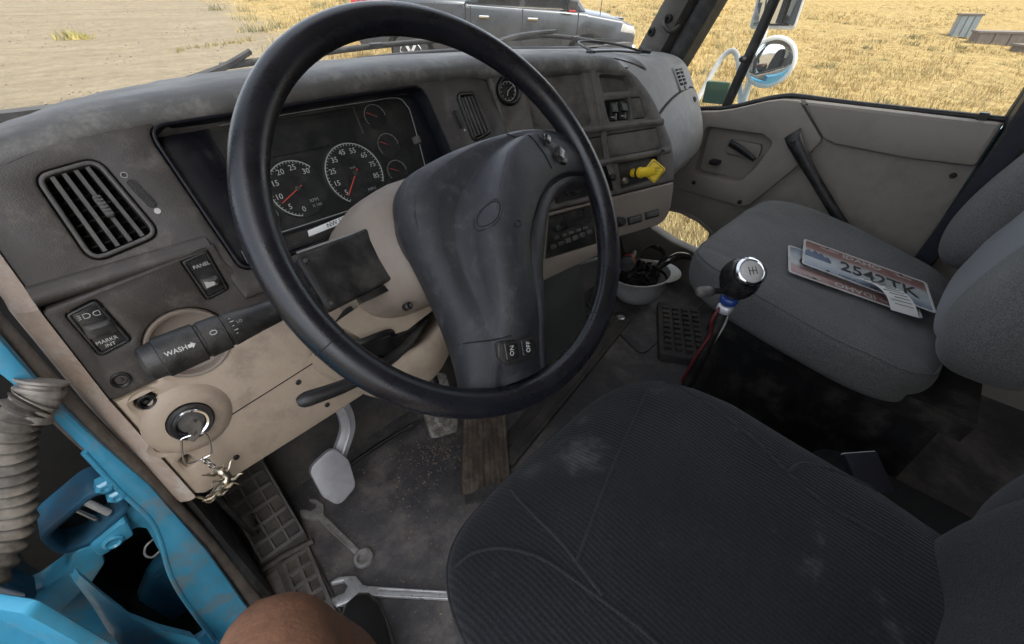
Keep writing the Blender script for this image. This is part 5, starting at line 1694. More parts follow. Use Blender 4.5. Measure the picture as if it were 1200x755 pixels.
# ------------------------------------------------------------------ driver door jamb
FJ = Fr((0, .57, 0), (1, 0, 0), (0, 0, 1))     # faces the rear
def jamb():
    th = thing('door_jamb', 'bright blue painted door jamb with dark hinge cavities at the lower left', 'door jamb', (-1.0, .62, -.02))
    fl = [(-.933, .90), (-.934, .763), (-.9365, .68), (-.932, .594), (-.925, .503), (-.927, .32), (-.938, .141), (-.945, .0), (-.945, -.2), (-1.03, -.2), (-1.012, .03), (-1.002, .096), (-.988, .241), (-.976, .322), (-.955, .40), (-.948, .449), (-.950, .52),
          (-.948, .597), (-.948, .675), (-.953, .727), (-.960, .90)]
    panel('flange', FJ, fl, 'blue', th, [], 0, .012, .004)
    # folded return edge of the flange
    tube('flange_edge', spline([FJ.P(*p, -.002) for p in ((-.949, .597), (-.9505, .52), (-.949, .449), (-.957, .40), (-.977, .322), (-.989, .241), (-1.003, .096))], 5), .0035, 'blue', th, 8)
    put('inner_wall', *box_data(FJ, -1.45, -.935, -.35, .95, -.30, -.26), 'deep', th)
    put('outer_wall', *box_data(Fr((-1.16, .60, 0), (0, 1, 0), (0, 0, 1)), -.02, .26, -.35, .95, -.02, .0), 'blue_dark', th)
    cav = rnd([(-.973, .418), (-.966, .402), (-.977, .33), (-.994, .217), (-1.012, .083), (-1.042, .10), (-1.05, .198), (-1.062, .224), (-1.05, .382), (-1.02, .402)], .010)
    pc = panel('cavity_plate', FJ, rnd([(-.94, .47), (-.94, -.2), (-1.16, -.2), (-1.16, .40), (-1.03, .405), (-1.00, .44)], .01), 'blue', th, [cav], -.030, .010, .004)
    panel('cavity_box', FJ, inset(ccw(cav), -.01), 'deep', th, [inset(ccw(cav), -.002)], -.04, .16, .002)
    panel('cavity_back', FJ, inset(ccw(cav), -.008), 'black', th, [], -.15, .01, .002)
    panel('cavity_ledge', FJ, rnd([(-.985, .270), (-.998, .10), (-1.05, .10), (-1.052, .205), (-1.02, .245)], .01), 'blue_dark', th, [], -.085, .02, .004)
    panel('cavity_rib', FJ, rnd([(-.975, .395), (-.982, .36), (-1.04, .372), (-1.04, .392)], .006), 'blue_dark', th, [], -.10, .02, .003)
    tube('wire_loop', spline([FJ.P(-.972, .352, -.055), FJ.P(-.985, .352, -.05), FJ.P(-.993, .337, -.05), FJ.P(-.990, .323, -.05), FJ.P(-.979, .320, -.055)], 5), .0016, 'steel', th, 6)
    # upper hinge: rounded frame with a dark opening and pin
    loop = rnd([(-1.030, .497), (-.972, .520), (-.960, .505), (-.966, .472), (-1.012, .452), (-1.032, .462)], .012, 4)
    hg = panel('hinge', FJ, inset(ccw(loop), -.008), 'blue_dark', th, [inset(ccw(loop), .002)], -.015, .05, .004)
    panel('hinge_opening', FJ, inset(ccw(loop), -.002), 'black', hg, [], -.05, .004, .001)
    tube('hinge_pin', [FJ.P(-.985, .515, -.02), FJ.P(-.978, .478, -.02)], .0045, 'steel', hg, 10)
    tube('hinge_pin', [FJ.P(-.998, .508, -.024), FJ.P(-.992, .475, -.024)], .003, 'chrome', hg, 8)
    for u, v in ((-.9565, .512), (-.958, .535)):
        lathe('bolt', FJ.sub(u, v, -.004), [(.010, -.01), (.010, .003), (.007, .006), (.0045, .0065), (.003, .004)], 'blue', hg, 6)
    st = panel('check_strap', FJ, rnd([(-1.012, .450), (-.968, .462), (-.974, .428), (-1.014, .424)], .006), 'blue', th, [], -.008, .02, .003)
    lathe('strap_boss', FJ.sub(-.993, .440, -.008), [(.011, -.004), (.011, .003), (.008, .005), (.006, .002), (0, .002)], 'blue', st, 20)
    # curved bracket arm and wedge below the hose
    panel('bracket_arm', FJ, rnd([(-1.025, .455), (-1.004, .440), (-1.016, .405), (-1.04, .385), (-1.095, .365), (-1.16, .40), (-1.14, .44), (-1.07, .425), (-1.045, .43)], .012), 'blue', th, [], -.012, .03, .005)
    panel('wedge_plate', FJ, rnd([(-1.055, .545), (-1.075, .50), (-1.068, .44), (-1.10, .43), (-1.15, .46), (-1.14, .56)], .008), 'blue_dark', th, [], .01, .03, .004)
    panel('paint_chip', FJ, rnd([(-1.064, .515), (-1.080, .50), (-1.072, .455), (-1.085, .45), (-1.095, .50), (-1.082, .535)], .005), 'alu', th, [], .0125, .003, .0008)
    # folded fin standing out towards the viewer
    fin = [[(-1.009, .50, .500), (-1.016, .505, .487), (-1.020, .51, .485)], [(-1.008, .49, .455), (-1.018, .497, .44), (-1.026, .505, .44)], [(-1.006, .48, .40), (-1.022, .49, .385), (-1.036, .50, .385)],
           [(-.998, .48, .34), (-1.020, .49, .32), (-1.045, .50, .32)], [(-.985, .48, .28), (-1.015, .49, .25), (-1.05, .50, .25)], [(-.99, .48, .18), (-1.02, .49, .15), (-1.06, .50, .15)]]
    secs = [[Vector(p) for p in s] + [Vector(p) + Vector((-.004, .018, -.004)) for p in reversed(s)] for s in fin]
    loft('fin', secs, 'blue', th, True, True, 40)
    # lower step box seen through the gap
    put('step_box', *box_data(WORLD, -1.30, -.96, .30, .56, -.36, -.02), 'blue_dark', th)
    put('sill', *box_data(WORLD, -.985, -.932, -.45, .565, -.06, -.004), 'blue', th)
jamb()

# rubber seal between jamb and dashboard, running down to the sill
sealp = spline([(-.942, .62, .92), (-.942, .605, .80), (-.941, .596, .70), (-.938, .588, .60), (-.932, .585, .50), (-.930, .592, .35), (-.932, .60, .20), (-.934, .595, .06), (-.925, .56, .012), (-.927, .40, .008), (-.927, .10, .008), (-.927, -.4, .008)], 6)
tube('door_seal', sealp, .0155, 'seal', None, 12, flat=.8, label='grimy brown rubber door seal between blue jamb and dashboard', cat='door seal')
put('kick_panel', *merge(box_data(Fr((-.918, .60, 0), (0, 1, 0), (0, 0, 1)), .0, .44, 0, .50, -.006, .012)), 'black', None, 30, label='black kick panel at the left wall of the footwell', cat='kick panel')
tube('floor_cable', spline([(-.885, .62, .40), (-.882, .66, .25), (-.878, .70, .12), (-.876, .74, .07)], 6), .005, 'black', None, 8, label='thin black cable hanging below the dashboard beside the foot rest', cat='cable')

# corrugated wiring hose from jamb to door
def hose():
    th = thing('wiring_hose', 'dusty grey corrugated rubber wiring hose at the left edge', 'hose', (-1.02, .58, .55))
    path = spline([(-.943, .556, .695), (-.958, .552, .688), (-.976, .549, .668), (-.992, .547, .637), (-1.008, .544, .604), (-1.028, .536, .572), (-1.055, .52, .55), (-1.09, .50, .54)], 14)
    rs = [.0175 + .0028 * math.cos(i * 1.26) for i in range(len(path))]
    V, F = tube_data(path, rs, 22)
    put('corrugated_tube', V, F, 'hose', th, 70)
    tp = spline([(-.931, .566, .706), (-.938, .562, .698), (-.947, .557, .690), (-.958, .553, .680)], 5)
    rng = random.Random(2)
    tube('tape_wrap', tp, [.0165 + .0045 * rng.random() for _ in tp], mat('tape', (.17, .155, .14), .45, var=.4, scale=60, bump=.8, bscale=90, dust=(.30, .27, .24, .5), dscale=30), th, 14)
hose()

# inner edge of the open driver door
def open_door():
    th = thing('driver_door', 'blue edge of the open driver door with tan trim at the bottom left corner', 'door', (-1.12, .42, .0))
    d = Fr((-1.045, .46, 0), (-.80, -.60, 0), (0, 0, 1))
    put('shell', *box_data(d, .0, .80, -.35, .60, -.02, .06), 'blue', th)
    panel('edge_face', Fr((-1.036, .452, 0), (-.60, .80, 0), (0, 0, 1)), rnd([(-.06, -.35), (.05, -.35), (.05, .60), (-.06, .60)], .01), 'blue', th, [], .0, .012, .004)
    put('inner_trim', *box_data(d, .045, .78, -.2, .585, .061, .085), 'tan', th)
open_door()
# ================================================================== SEATS
def superell(c, half, e1, e2, nu=56, nv=32, fn=None, fr=None):
    fr = fr or WORLD
    V, F = [], []
    def sp(v, e): return math.copysign(abs(v) ** e, v)
    for j in range(nv + 1):
        ph = -math.pi / 2 + math.pi * j / nv
        for i in range(nu):
            th = 2 * math.pi * i / nu
            x = sp(math.cos(ph), e1) * sp(math.cos(th), e2)
            y = sp(math.cos(ph), e1) * sp(math.sin(th), e2)
            z = sp(math.sin(ph), e1)
            p = Vector((x * half[0], y * half[1], z * half[2]))
            if fn: p = fn(p, x, y, z)
            V.append(fr.P(c[0] + p.x, c[1] + p.y, c[2] + p.z))
    for j in range(nv):
        for i in range(nu):
            k = (i + 1) % nu
            F.append([j * nu + i, j * nu + k, (j + 1) * nu + k, (j + 1) * nu + i])
    return V, F

def ring_points(c, half, e1, e2, fn, zlev, n=72):
    def sp(v, e): return math.copysign(abs(v) ** e, v)
    ph = math.asin(max(-1, min(1, abs(zlev) ** (1 / e1)))) * (1 if zlev > 0 else -1)
    out = []
    for i in range(n):
        th = 2 * math.pi * i / n
        x = sp(math.cos(ph), e1) * sp(math.cos(th), e2); y = sp(math.cos(ph), e1) * sp(math.sin(th), e2); z = sp(math.sin(ph), e1)
        p = Vector((x * half[0], y * half[1], z * half[2]))
        p = fn(p, x, y, z) * 1.002
        out.append(Vector(c) + p)
    return out

def wrinkle(x, y, a=.002):
    return a * (math.sin(x * 23 + y * 11) + .6 * math.sin(x * 41 - y * 37 + 1) + .5 * math.sin(y * 61 + x * 7))

def stain_material(base, stains):
    m = MT[base].copy()
    t = m.node_tree
    b = t.nodes['Principled BSDF']
    src = b.inputs['Base Color'].links[0].from_socket
    tc = nd(t, 'ShaderNodeTexCoord')
    n = nd(t, 'ShaderNodeTexNoise')
    n.inputs['Scale'].default_value = 55
    n.inputs['Detail'].default_value = 8
    n.inputs['Roughness'].default_value = .7
    t.links.new(tc.outputs['Object'], n.inputs['Vector'])
    for (x, y, z, r, amt) in stains:
        vm = nd(t, 'ShaderNodeVectorMath', operation='DISTANCE')
        t.links.new(tc.outputs['Object'], vm.inputs[0])
        vm.inputs[1].default_value = (x, y, z)
        ad = nd(t, 'ShaderNodeMath', operation='MULTIPLY_ADD')
        t.links.new(n.outputs[0], ad.inputs[0])
        ad.inputs[1].default_value = r * 2.4
        t.links.new(vm.outputs['Value'], ad.inputs[2])
        mr = nd(t, 'ShaderNodeMapRange', interpolation_type='SMOOTHSTEP')
        mr.inputs[1].default_value = r * 1.2
        mr.inputs[2].default_value = r * 2.2
        mr.inputs[3].default_value = amt
        mr.inputs[4].default_value = 0
        t.links.new(ad.outputs[0], mr.inputs[0])
        mx = nd(t, 'ShaderNodeMix', data_type='RGBA')
        t.links.new(mr.outputs[0], mx.inputs[0])
        t.links.new(src, mx.inputs[6])
        mx.inputs[7].default_value = (.17, .165, .165, 1)
        src = mx.outputs[2]
    t.links.new(src, b.inputs['Base Color'])
    return m

def draped_seam(o, pts, r=.0016, m='fabric_plain', parent=None, lift=.0004, name='seam'):
    bv = bvh_of(o)
    d = []
    for p in spline([(a, b, 0) for a, b in pts], 8):
        h = bv.ray_cast(Vector((p.x, p.y, 1.5)), Vector((0, 0, -1)))
        if h[0] is not None: d.append(h[0] + Vector((0, 0, lift)))
    if len(d) > 2: tube(name, d, r, m, parent, 6)

# --- driver seat
ds = thing('truck_seat', 'dark corduroy driver seat with pale dust smudges in the foreground', 'seat', (-.50, -.05, 0))
def dcush(p, x, y, z):
    q = p.copy()
    if z > 0:
        q.z += .012 * max(0, abs(x) - .55) / .45 - .012 * math.exp(-(x * x) / .12 - ((y + .2) ** 2) / .35) + wrinkle(p.x, p.y, .0028)
    q.z += -.035 * max(0, y - .55) / .45 if z > 0 else 0
    q.x *= 1 - .10 * max(0, y) ** 2
    q.z += .02 * y
    return q
V, F = superell((-.495, -.03, .428), (.265, .292, .088), .52, .42, 72, 40, dcush)
root = ROOT[ds.name]
tube('piping', ring_points((-.495, -.03, .425), (.265, .292, .085), .52, .42, dcush, .45), .0028, 'fabric_plain', ds, 8, True)
cushion = put('cushion', V, F, stain_material('fabric', [(-.495 + .50 + .005, .185 + .05, .50, .050, .38), (-.68 + .50, .150 + .05, .49, .022, .5), (-.31 + .5, .165 + .05, .50, .022, .35), (-.42 + .5, .235 + .05, .49, .020, .3), (-.55 + .5, .22 + .05, .49, .025, .25), (-.30 + .5, -.02 + .05, .5, .012, .4)]), ds, 80)
for pts in ([(-.300, .185), (-.42, .155), (-.52, .128), (-.614, .10)], [(-.705, .205), (-.677, .195), (-.650, .162), (-.63, .09), (-.62, .02), (-.615, -.08)],
            [(-.275, .170), (-.285, .09), (-.300, .019), (-.325, -.034), (-.335, -.09), (-.33, -.16)], [(-.62, .06), (-.614, .10), (-.60, .19), (-.59, .225)]):
    draped_seam(cushion, pts, .0021, 'fabric_plain', cushion)
draped_seam(cushion, [(-.325, -.034), (-.29, -.045), (-.262, -.085), (-.25, -.13)], .0035, 'fabric_plain', cushion, -.0005, 'crease')
def dback(p, x, y, z):
    q = p.copy()
    if y > 0: q.y += .05 * max(0, abs(x) - .5) / .5 - .01
    q.y -= .14 * z
    q.y += wrinkle(p.x, p.z, .0015)
    q.x *= 1 - .10 * max(0, z)
    return q
V, F = superell((-.50, -.385, .80), (.265, .095, .41), .5, .55, 64, 40, dback)
put('backrest', V, F, 'fabric_plain', ds, 80)
V, F = superell((-.240, -.335, .63), (.080, .110, .20), .75, .75, 40, 26, lambda p, x, y, z: Vector((p.x, p.y - .03 * z, p.z)))
put('side_bolster', V, F, 'fabric_plain', ds, 80)
put('seat_base', *box_data(WORLD, -.68, -.31, -.28, .14, .0, .355), 'black', ds)
put('seat_pan', *box_data(WORLD, -.72, -.27, -.30, .20, .345, .375), 'black', ds)

# --- passenger seat
ps = thing('truck_seat', 'grey cloth passenger seat holding two licence plates', 'seat', (.47, .05, 0))
def pcush(p, x, y, z):
    q = p.copy()
    if z > 0:
        q.z += .040 * max(0, abs(x) - .42) / .58 + wrinkle(p.x, p.y, .0022) - .006 * math.exp(-((abs(x) - .62) ** 2) / .004)
    q.z += .055 * y
    if y < 0 and z > 0: q.z -= .0
    q.x *= 1 - .05 * max(0, -y)
    return q
V, F = superell((.475, .085, .388), (.315, .295, .062), .58, .48, 72, 40, pcush)
pcu = put('cushion', V, F, 'fabric_pass', ps, 80)
tube('piping', ring_points((.475, .085, .388), (.315, .295, .062), .58, .48, pcush, .50), .003, 'fabric_pass', pcu, 8, True)
def pback(p, x, y, z):
    q = p.copy()
    q.y -= .10 * z
    q.y += wrinkle(p.x, p.z, .0015)
    return q
V, F = superell((.50, -.305, .76), (.22, .085, .36), .5, .5, 56, 36, pback)
bk = put('backrest', V, F, mat('bluegrey_cloth', (.13, .14, .15), .9, var=.2, scale=300, bump=.5, bscale=500, sheen=.2), ps, 80)
for sx, nm in ((.245, 'near'), (.755, 'far')):
    V, F = superell((sx, -.310 + (.045 if sx > .5 else 0), .72), (.11, .105, .275), .62, .68, 48, 36, lambda p, x, y, z: Vector((p.x * (1 - .15 * z), p.y - .10 * z + .03 * (1 - z * z) - .01, p.z)))
    put('bolster', V, F, 'fabric_pass', ps, 80)
put('seat_base', *box_data(WORLD, .24, .72, -.25, .26, .0, .30), 'black', ps)
put('base_skirt', *box_data(WORLD, .22, .73, -.28, .26, .29, .345), 'black', ps)

# --- licence plates on the passenger seat
def licence_plate(name_label, fr, number, upside, m):
    th = thing('licence_plate', name_label, 'licence plate', fr.P(0, 0, 0), 'licence plates on the passenger seat')
    edge = panel('rim', fr, rect(0, 0, .305, .152, .010, 5), 'white', th, [rect(0, 0, .293, .140, .006, 5)], .0016, .0016, .0005)
    panel('sheet', fr, rect(0, 0, .300, .147, .008, 5), m, th, [], .0010, .0010, .0002)
    text('SCENIC', fr, -.085, .056, .014, 'print', th, .0014); text('IDAHO', fr, -.005, .053, .030, 'print', th, .0014, bold=.0003)
    text('FAMOUS', fr, -.045, -.064, .010, 'ink', th, .0014); text('POTATOES', fr, .035, -.064, .010, 'ink', th, .0014)
    text('TRUCK', fr, .095, .056, .012, 'print', th, .0014)
    text(number, fr, .030, -.010, .068, 'ink', th, .0024, sx=.82, bold=.0006)
    # pine ridge drawing at the left
    pts = [(-.148, -.02), (-.148, .006), (-.138, .02), (-.130, .008), (-.122, .028), (-.114, .012), (-.106, .022), (-.098, .004), (-.090, .012), (-.082, -.006), (-.082, -.02)]
    panel('ridge_print', fr, pts, 'plate_blue', th, [], .0014, .0004, .0001)
    for u in (-.09, .09):
        for v in (.066, -.066):
            lathe('bolt_hole', fr.sub(u, v, .001), [(.0045, 0), (.0045, .0006), (.003, .0006), (.0028, 0)], 'ink', th, 12)
    return th
MT['plate_blue'] = mat('plate_ridge', (.07, .10, .17), .5, var=.2, scale=60, bump=0)
def gradient_plate(name, fr):
    """red at the top, white band, blue foot: painted sheet, measured along the plate's own height"""
    m = bpy.data.materials.new(name)
    m.use_nodes = True
    t = m.node_tree
    b = t.nodes['Principled BSDF']
    tc = nd(t, 'ShaderNodeTexCoord')
    dp = nd(t, 'ShaderNodeVectorMath', operation='DOT_PRODUCT')
    t.links.new(tc.outputs['Object'], dp.inputs[0])
    dp.inputs[1].default_value = tuple(fr.ey)
    mr = nd(t, 'ShaderNodeMapRange')
    mr.inputs[1].default_value = -.075
    mr.inputs[2].default_value = .075
    t.links.new(dp.outputs['Value'], mr.inputs[0])
    cr = nd(t, 'ShaderNodeValToRGB')
    e = cr.color_ramp.elements
    for _ in range(3): e.new(.5)
    for q, (p, c) in zip(e, ((0, (.16, .22, .33)), (.30, (.50, .54, .56)), (.60, (.52, .54, .55)), (.72, (.36, .20, .18)), (1, (.26, .11, .095)))):
        q.position = p; q.color = (*c, 1)
    t.links.new(mr.outputs[0], cr.inputs[0])
    n = nd(t, 'ShaderNodeTexNoise')
    n.inputs['Scale'].default_value = 35
    n.inputs['Detail'].default_value = 6
    t.links.new(tc.outputs['Object'], n.inputs['Vector'])
    mx = nd(t, 'ShaderNodeMix', data_type='RGBA', blend_type='MULTIPLY')
    mx.inputs[0].default_value = .5
    t.links.new(cr.outputs[0], mx.inputs[6])
    t.links.new(n.outputs[0], mx.inputs[7])
    t.links.new(mx.outputs[2], b.inputs['Base Color'])
    b.inputs['Roughness'].default_value = .35
    return m
h_, ti_ = R_(-75.4), R_(10.0)
pex = Vector((math.cos(h_) * math.cos(ti_), math.sin(h_) * math.cos(ti_), -math.sin(ti_)))
pey = Vector((-math.sin(h_), math.cos(h_), .03))
FP1 = Fr((.503, .010, .452), pex, pey)
r2 = R_(4)
FP2 = Fr(FP1.P(-.030, -.040, -.010), -(FP1.ex * math.cos(r2) + FP1.ey * math.sin(r2)), -(FP1.ey * math.cos(r2) - FP1.ex * math.sin(r2)))
licence_plate('upper licence plate reading 2542TK lying on the grey passenger seat', FP1, '2542TK', False, gradient_plate('plate_print', FP1))
licence_plate('lower licence plate lying upside down under the other plate', FP2, 'C 08139', True, gradient_plate('plate_print_turned', FP2))
# registration slip
slip = []
for k in range(13):
    t = k / 12
    c = FP1.P(-.005 + .085 * t + .008 * math.sin(3 * t), -.050 - .085 * t, .008 + .018 * math.sin(math.pi * t) - .010 * t)
    slip.append([c + FP1.ex * .030 + FP1.ey * .012, c - FP1.ex * .030 - FP1.ey * .012 * (1 - t)])
V, F = loft_data([[a, b, b + Vector((0, 0, -.0004)), a + Vector((0, 0, -.0004))] for a, b in slip])
sl = put('paper_slip', V, F, 'paper', None, 60, label='curled white printed paper slip lying across the licence plates', cat='paper slip')
for k in range(1, 11):
    a = Vector(slip[k][0]).lerp(Vector(slip[k][1]), .12); b = Vector(slip[k][0]).lerp(Vector(slip[k][1]), .88 - .2 * ((k * 7) % 3) / 2)
    tube('print_line', [a + Vector((0, 0, .0008)), b + Vector((0, 0, .0008))], .0009, 'printdim', sl, 4)

# ------------------------------------------------------------------ gear lever
MT['redcord'] = mat('red_cord', (.085, .010, .012), .5, var=.2, bump=.1)
def gear():
    K = Vector((-.05, .167, .609))
    th = thing('gear_lever', 'gear lever with black and chrome knob and taped air lines', 'gear lever', (-.05, .18, 0))
    fr = Fr(K, (.86, -.50, 0), (.35, .60, .72))
    ax = Fr(K, (1, 0, 0), Vector((0, .97, .22)))     # axis close to upright
    V, F = superell((0, 0, 0), (.031, .036, .040), .85, .85, 36, 24, lambda p, x, y, z: Vector((p.x * (1 - .18 * max(0, -z)), p.y * (1 - .15 * max(0, -z)), p.z)), Fr(K, (.8, -.6, 0), (.55, .73, .30)))
    kn_ = put('knob', V, F, 'blackgloss', th, 80)
    # chrome framed cap with pale shift pattern, facing up and back
    fc = Fr(K + Vector((-.006, -.004, .006)), Vector((.70, -.62, .10)), Vector((.35, .55, .55)))
    lathe('cap_rim', fc.sub(.004, .004, .0), [(.0235, .020), (.0275, .024), (.0265, .030), (.0215, .033), (.020, .031)], 'chrome', kn_, 30, 70)
    lathe('cap', fc.sub(.004, .004, .0), [(.0205, .028), (.019, .0325), (.012, .0345), (0, .035)], 'white', kn_, 30, 70)
    fm = fc.sub(.004, .004, .0352)
    for u in (-.006, 0, .006):
        put('shift_line', *box_data(fm, u - .0005, u + .0005, -.007, .007, 0, .0006), 'ink', kn_, 0)
    put('shift_line', *box_data(fm, -.006, .006, -.0005, .0005, 0, .0006), 'ink', kn_, 0)
    sp = superell((0, 0, 0), (.017, .011, .008), .6, .6, 20, 12, None, Fr(K + Vector((-.052, .036, -.018)), (.8, -.6, 0), (.6, .8, 0)))
    put('range_switch', *sp, 'grey', th, 80)
    tube('switch_arm', [K + Vector((-.04, .028, -.018)), K + Vector((-.012, .008, -.022))], .006, 'black', th, 8)
    put('collar', *superell((0, 0, 0), (.016, .016, .010), .7, .7, 20, 12, None, Fr(K + Vector((0, .004, -.046)), (1, 0, 0), (0, 1, 0))), 'bluepl', th, 80)
    put('clamp', *superell((0, 0, 0), (.014, .014, .010), .6, .6, 18, 10, None, Fr(K + Vector((.0, .006, -.066)), (1, 0, 0), (0, 1, 0))), 'alu', th, 80)
    tube('shaft', spline([K + Vector((0, .004, -.03)), K + Vector((-.002, .012, -.15)), K + Vector((-.005, .025, -.30)), (-.055, .205, .12), (-.055, .21, .0)], 6), [.010, .011, .013, .014, .016], 'black', th, 12)
    tube('red_air_line', spline([K + Vector((-.010, .012, -.062)), K + Vector((-.020, .016, -.09)), K + Vector((-.012, .012, -.13)), K + Vector((-.026, .020, -.18)), K + Vector((-.03, .03, -.26))], 6), .0036, 'redcord', th, 8)
    tube('blue_air_line', spline([K + Vector((.012, .006, -.066)), K + Vector((.016, .006, -.10)), K + Vector((.012, .012, -.14)), K + Vector((.004, .018, -.19))], 6), .0035, 'bluepl', th, 8)
    tube('clear_line', spline([K + Vector((.005, .0, -.075)), K + Vector((.014, .0, -.11)), K + Vector((.008, .006, -.16))], 6), .003, 'white', th, 8)
    lathe('boot', Fr((-.055, .21, 0), (1, 0, 0), (0, 1, 0)), [(.10, 0), (.098, .02), (.075, .03), (.078, .045), (.055, .055), (.058, .07), (.034, .085), (.02, .14)], 'rubber', th, 26, 60)
gear()

# ------------------------------------------------------------------ upturned hard hat full of gear
def hat():
    c = Vector((.602, .662, .012))
    th = thing('hard_hat', 'dirty white hard hat lying upside down on the passenger floor', 'hard hat', c)
    fr = Fr(c, (.75, -.66, 0), (.66, .75, 0))
    prof = [(r * .80, h * .92) for r, h in [(0, .0), (.045, .003), (.085, .022), (.112, .055), (.126, .095), (.131, .135), (.136, .139), (.137, .145), (.131, .147), (.126, .142), (.121, .10), (.107, .06), (.08, .03), (.04, .012), (0, .010)]]
    seg = 44
    secs = [[fr.P(1.12 * r * math.cos(2 * math.pi * k / seg), r * math.sin(2 * math.pi * k / seg), h + (.008 * math.cos(2 * math.pi * k / seg) if h > .09 else 0)) for k in range(seg)] for r, h in prof]
    V, F = loft_data(secs, True, False)
    put('shell', V, F, 'white', th, 60)
    br = []
    for k in range(-8, 9):
        a = R_(k * 6.5)
        e = math.cos(R_(k * 11))
        p = lambda r, h: fr.P(1.12 * r * math.cos(a), r * math.sin(a), h)
        br.append([p(.107, .140), p(.107 + .036 * e, .138), p(.109 + .037 * e, .134), p(.107, .134)])
    loft('brim', br, 'white', th, True, True, 60)
    for k in range(3):
        a = R_(60 * k + 15)
        d = fr.ex * math.cos(a) + fr.ey * math.sin(a)
        tube('strap', spline([c + d * .098 + Vector((0, 0, .11)), c + d * .06 + Vector((0, 0, .05)), c - d * .07 + Vector((0, 0, .05)), c - d * .098 + Vector((0, 0, .11))], 5), .007, 'black', th, 8, flat=.25)
    tube('headband', [fr.P(1.12 * .095 * math.cos(t), .095 * math.sin(t), .115) for t in [2 * math.pi * k / 40 for k in range(40)]], .007, 'black', th, 8, True, flat=.35)
hat()
V, F = superell((.604, .665, .108), (.072, .066, .055), .8, .8, 34, 20, lambda p, x, y, z: p + Vector((wrinkle(x, y, .010), wrinkle(y, z, .010), wrinkle(z * 2, x * 2, .010))))
put('black_jacket', V, F, mat('black_cloth', (.008, .008, .009), .9, var=.3, bump=.6, bscale=120), None, 70, label='crumpled black cloth stuffed into the upturned hard hat', cat='cloth')
def flashlight():
    a, b = Vector((.47, .66, .235)), Vector((.66, .735, .185))
    ax = (b - a).normalized()
    f = Fr(a, Vector((0, 0, 1)).cross(ax), ax.cross(Vector((0, 0, 1)).cross(ax)))
    f = Fr(a, f.ex, ax.cross(f.ex))
    th = thing('flashlight', 'black flashlight with red lens ring resting on the hard hat', 'flashlight', a)
    lathe('head', f, [(.012, 0), (.027, .002), (.029, .02), (.027, .045), (.018, .06), (.017, .075)], 'black', th, 24)
    lathe('lens_ring', f, [(.0275, .046), (.0295, .048), (.0275, .054), (.022, .054)], 'redplastic', th, 24)
    lathe('grip', f, [(.016, .07), (.017, .10), (.017, .19), (.014, .20), (0, .20)], 'black', th, 20)
flashlight()
tube('curved_handle', spline([(.60, .60, .185), (.66, .585, .205), (.72, .575, .205), (.77, .56, .19), (.785, .55, .175)], 6), [.012, .015, .016, .014, .010], 'blackgloss', None, 12,
     label='glossy black curved tool handle lying across the hard hat', cat='tool')
tube('black_strap', spline([(.60, .70, .17), (.68, .70, .21), (.74, .68, .20), (.72, .63, .19), (.66, .62, .18)], 6), .010, 'black', None, 8, flat=.5,
     label='bunched black strap behind the tool handle near the peep window', cat='strap')

# ------------------------------------------------------------------ things between the seats
V, F = superell((.02, .02, .10), (.075, .06, .05), .8, .8, 30, 18, lambda p, x, y, z: p + Vector((wrinkle(x, y, .006), wrinkle(y, z, .006), wrinkle(z, x, .005))))
put('plastic_bag', V, F, mat('bag_blue', (.03, .03, .16), .35, var=.3, bump=.4, bscale=60), None, 60, label='crumpled dark blue plastic bag between the two seats', cat='bag')
lb = thing('log_book', 'dark blue book with white page edge tucked beside the driver seat', 'book', (-.06, -.16, .25))
fb_ = Fr((-.125, -.16, .345), (.75, -.66, 0), (.60, .68, .42))
panel('cover', fb_, rect(.02, .045, .06, .07, .003), mat('book_cover', (.01, .011, .022), .5, var=.2, bump=.1), lb, [], .006, .012, .001)
put('pages', *box_data(fb_, -.009, .049, .0795, .081, -.004, .004), 'paper', lb)
put('centre_carpet', *box_data(WORLD, -.22, .18, -.90, .10, .003, .03), 'carpet', None, 20, label='dark carpet strip on the floor between the seats', cat='carpet')
V, F = superell((-.03, -.27, .13), (.14, .20, .11), .3, .3, 40, 20)
put('storage_box', V, F, 'deep', None, 60, label='black storage box on the floor between the seats', cat='box')

# thin black cable with a plug on the dash top
cb = thing('antenna_cable', 'thin black cable with plug lying on top of the dashboard', 'cable', (.45, .88, .89))
def dz(x, y): return top_z(x, y) + .006
cp = [(.33, .80), (.36, .86), (.43, .93), (.50, .945), (.55, .90), (.57, .84), (.60, .80)]
tube('cord', spline([(x, y, dz(x, y) + .018 * math.sin(math.pi * i / 6)) for i, (x, y) in enumerate(cp)], 6), .0035, 'black', cb, 8)
tube('cord', spline([(.31, .81, dz(.31, .81)), (.40, .83, dz(.40, .83)), (.50, .83, dz(.50, .83)), (.58, .80, dz(.58, .80))], 6), .003, 'black', cb, 8)
tube('plug', [(.585, .805, dz(.585, .805) + .006), (.62, .79, dz(.62, .79) + .006)], [.009, .007], 'black', cb, 10)

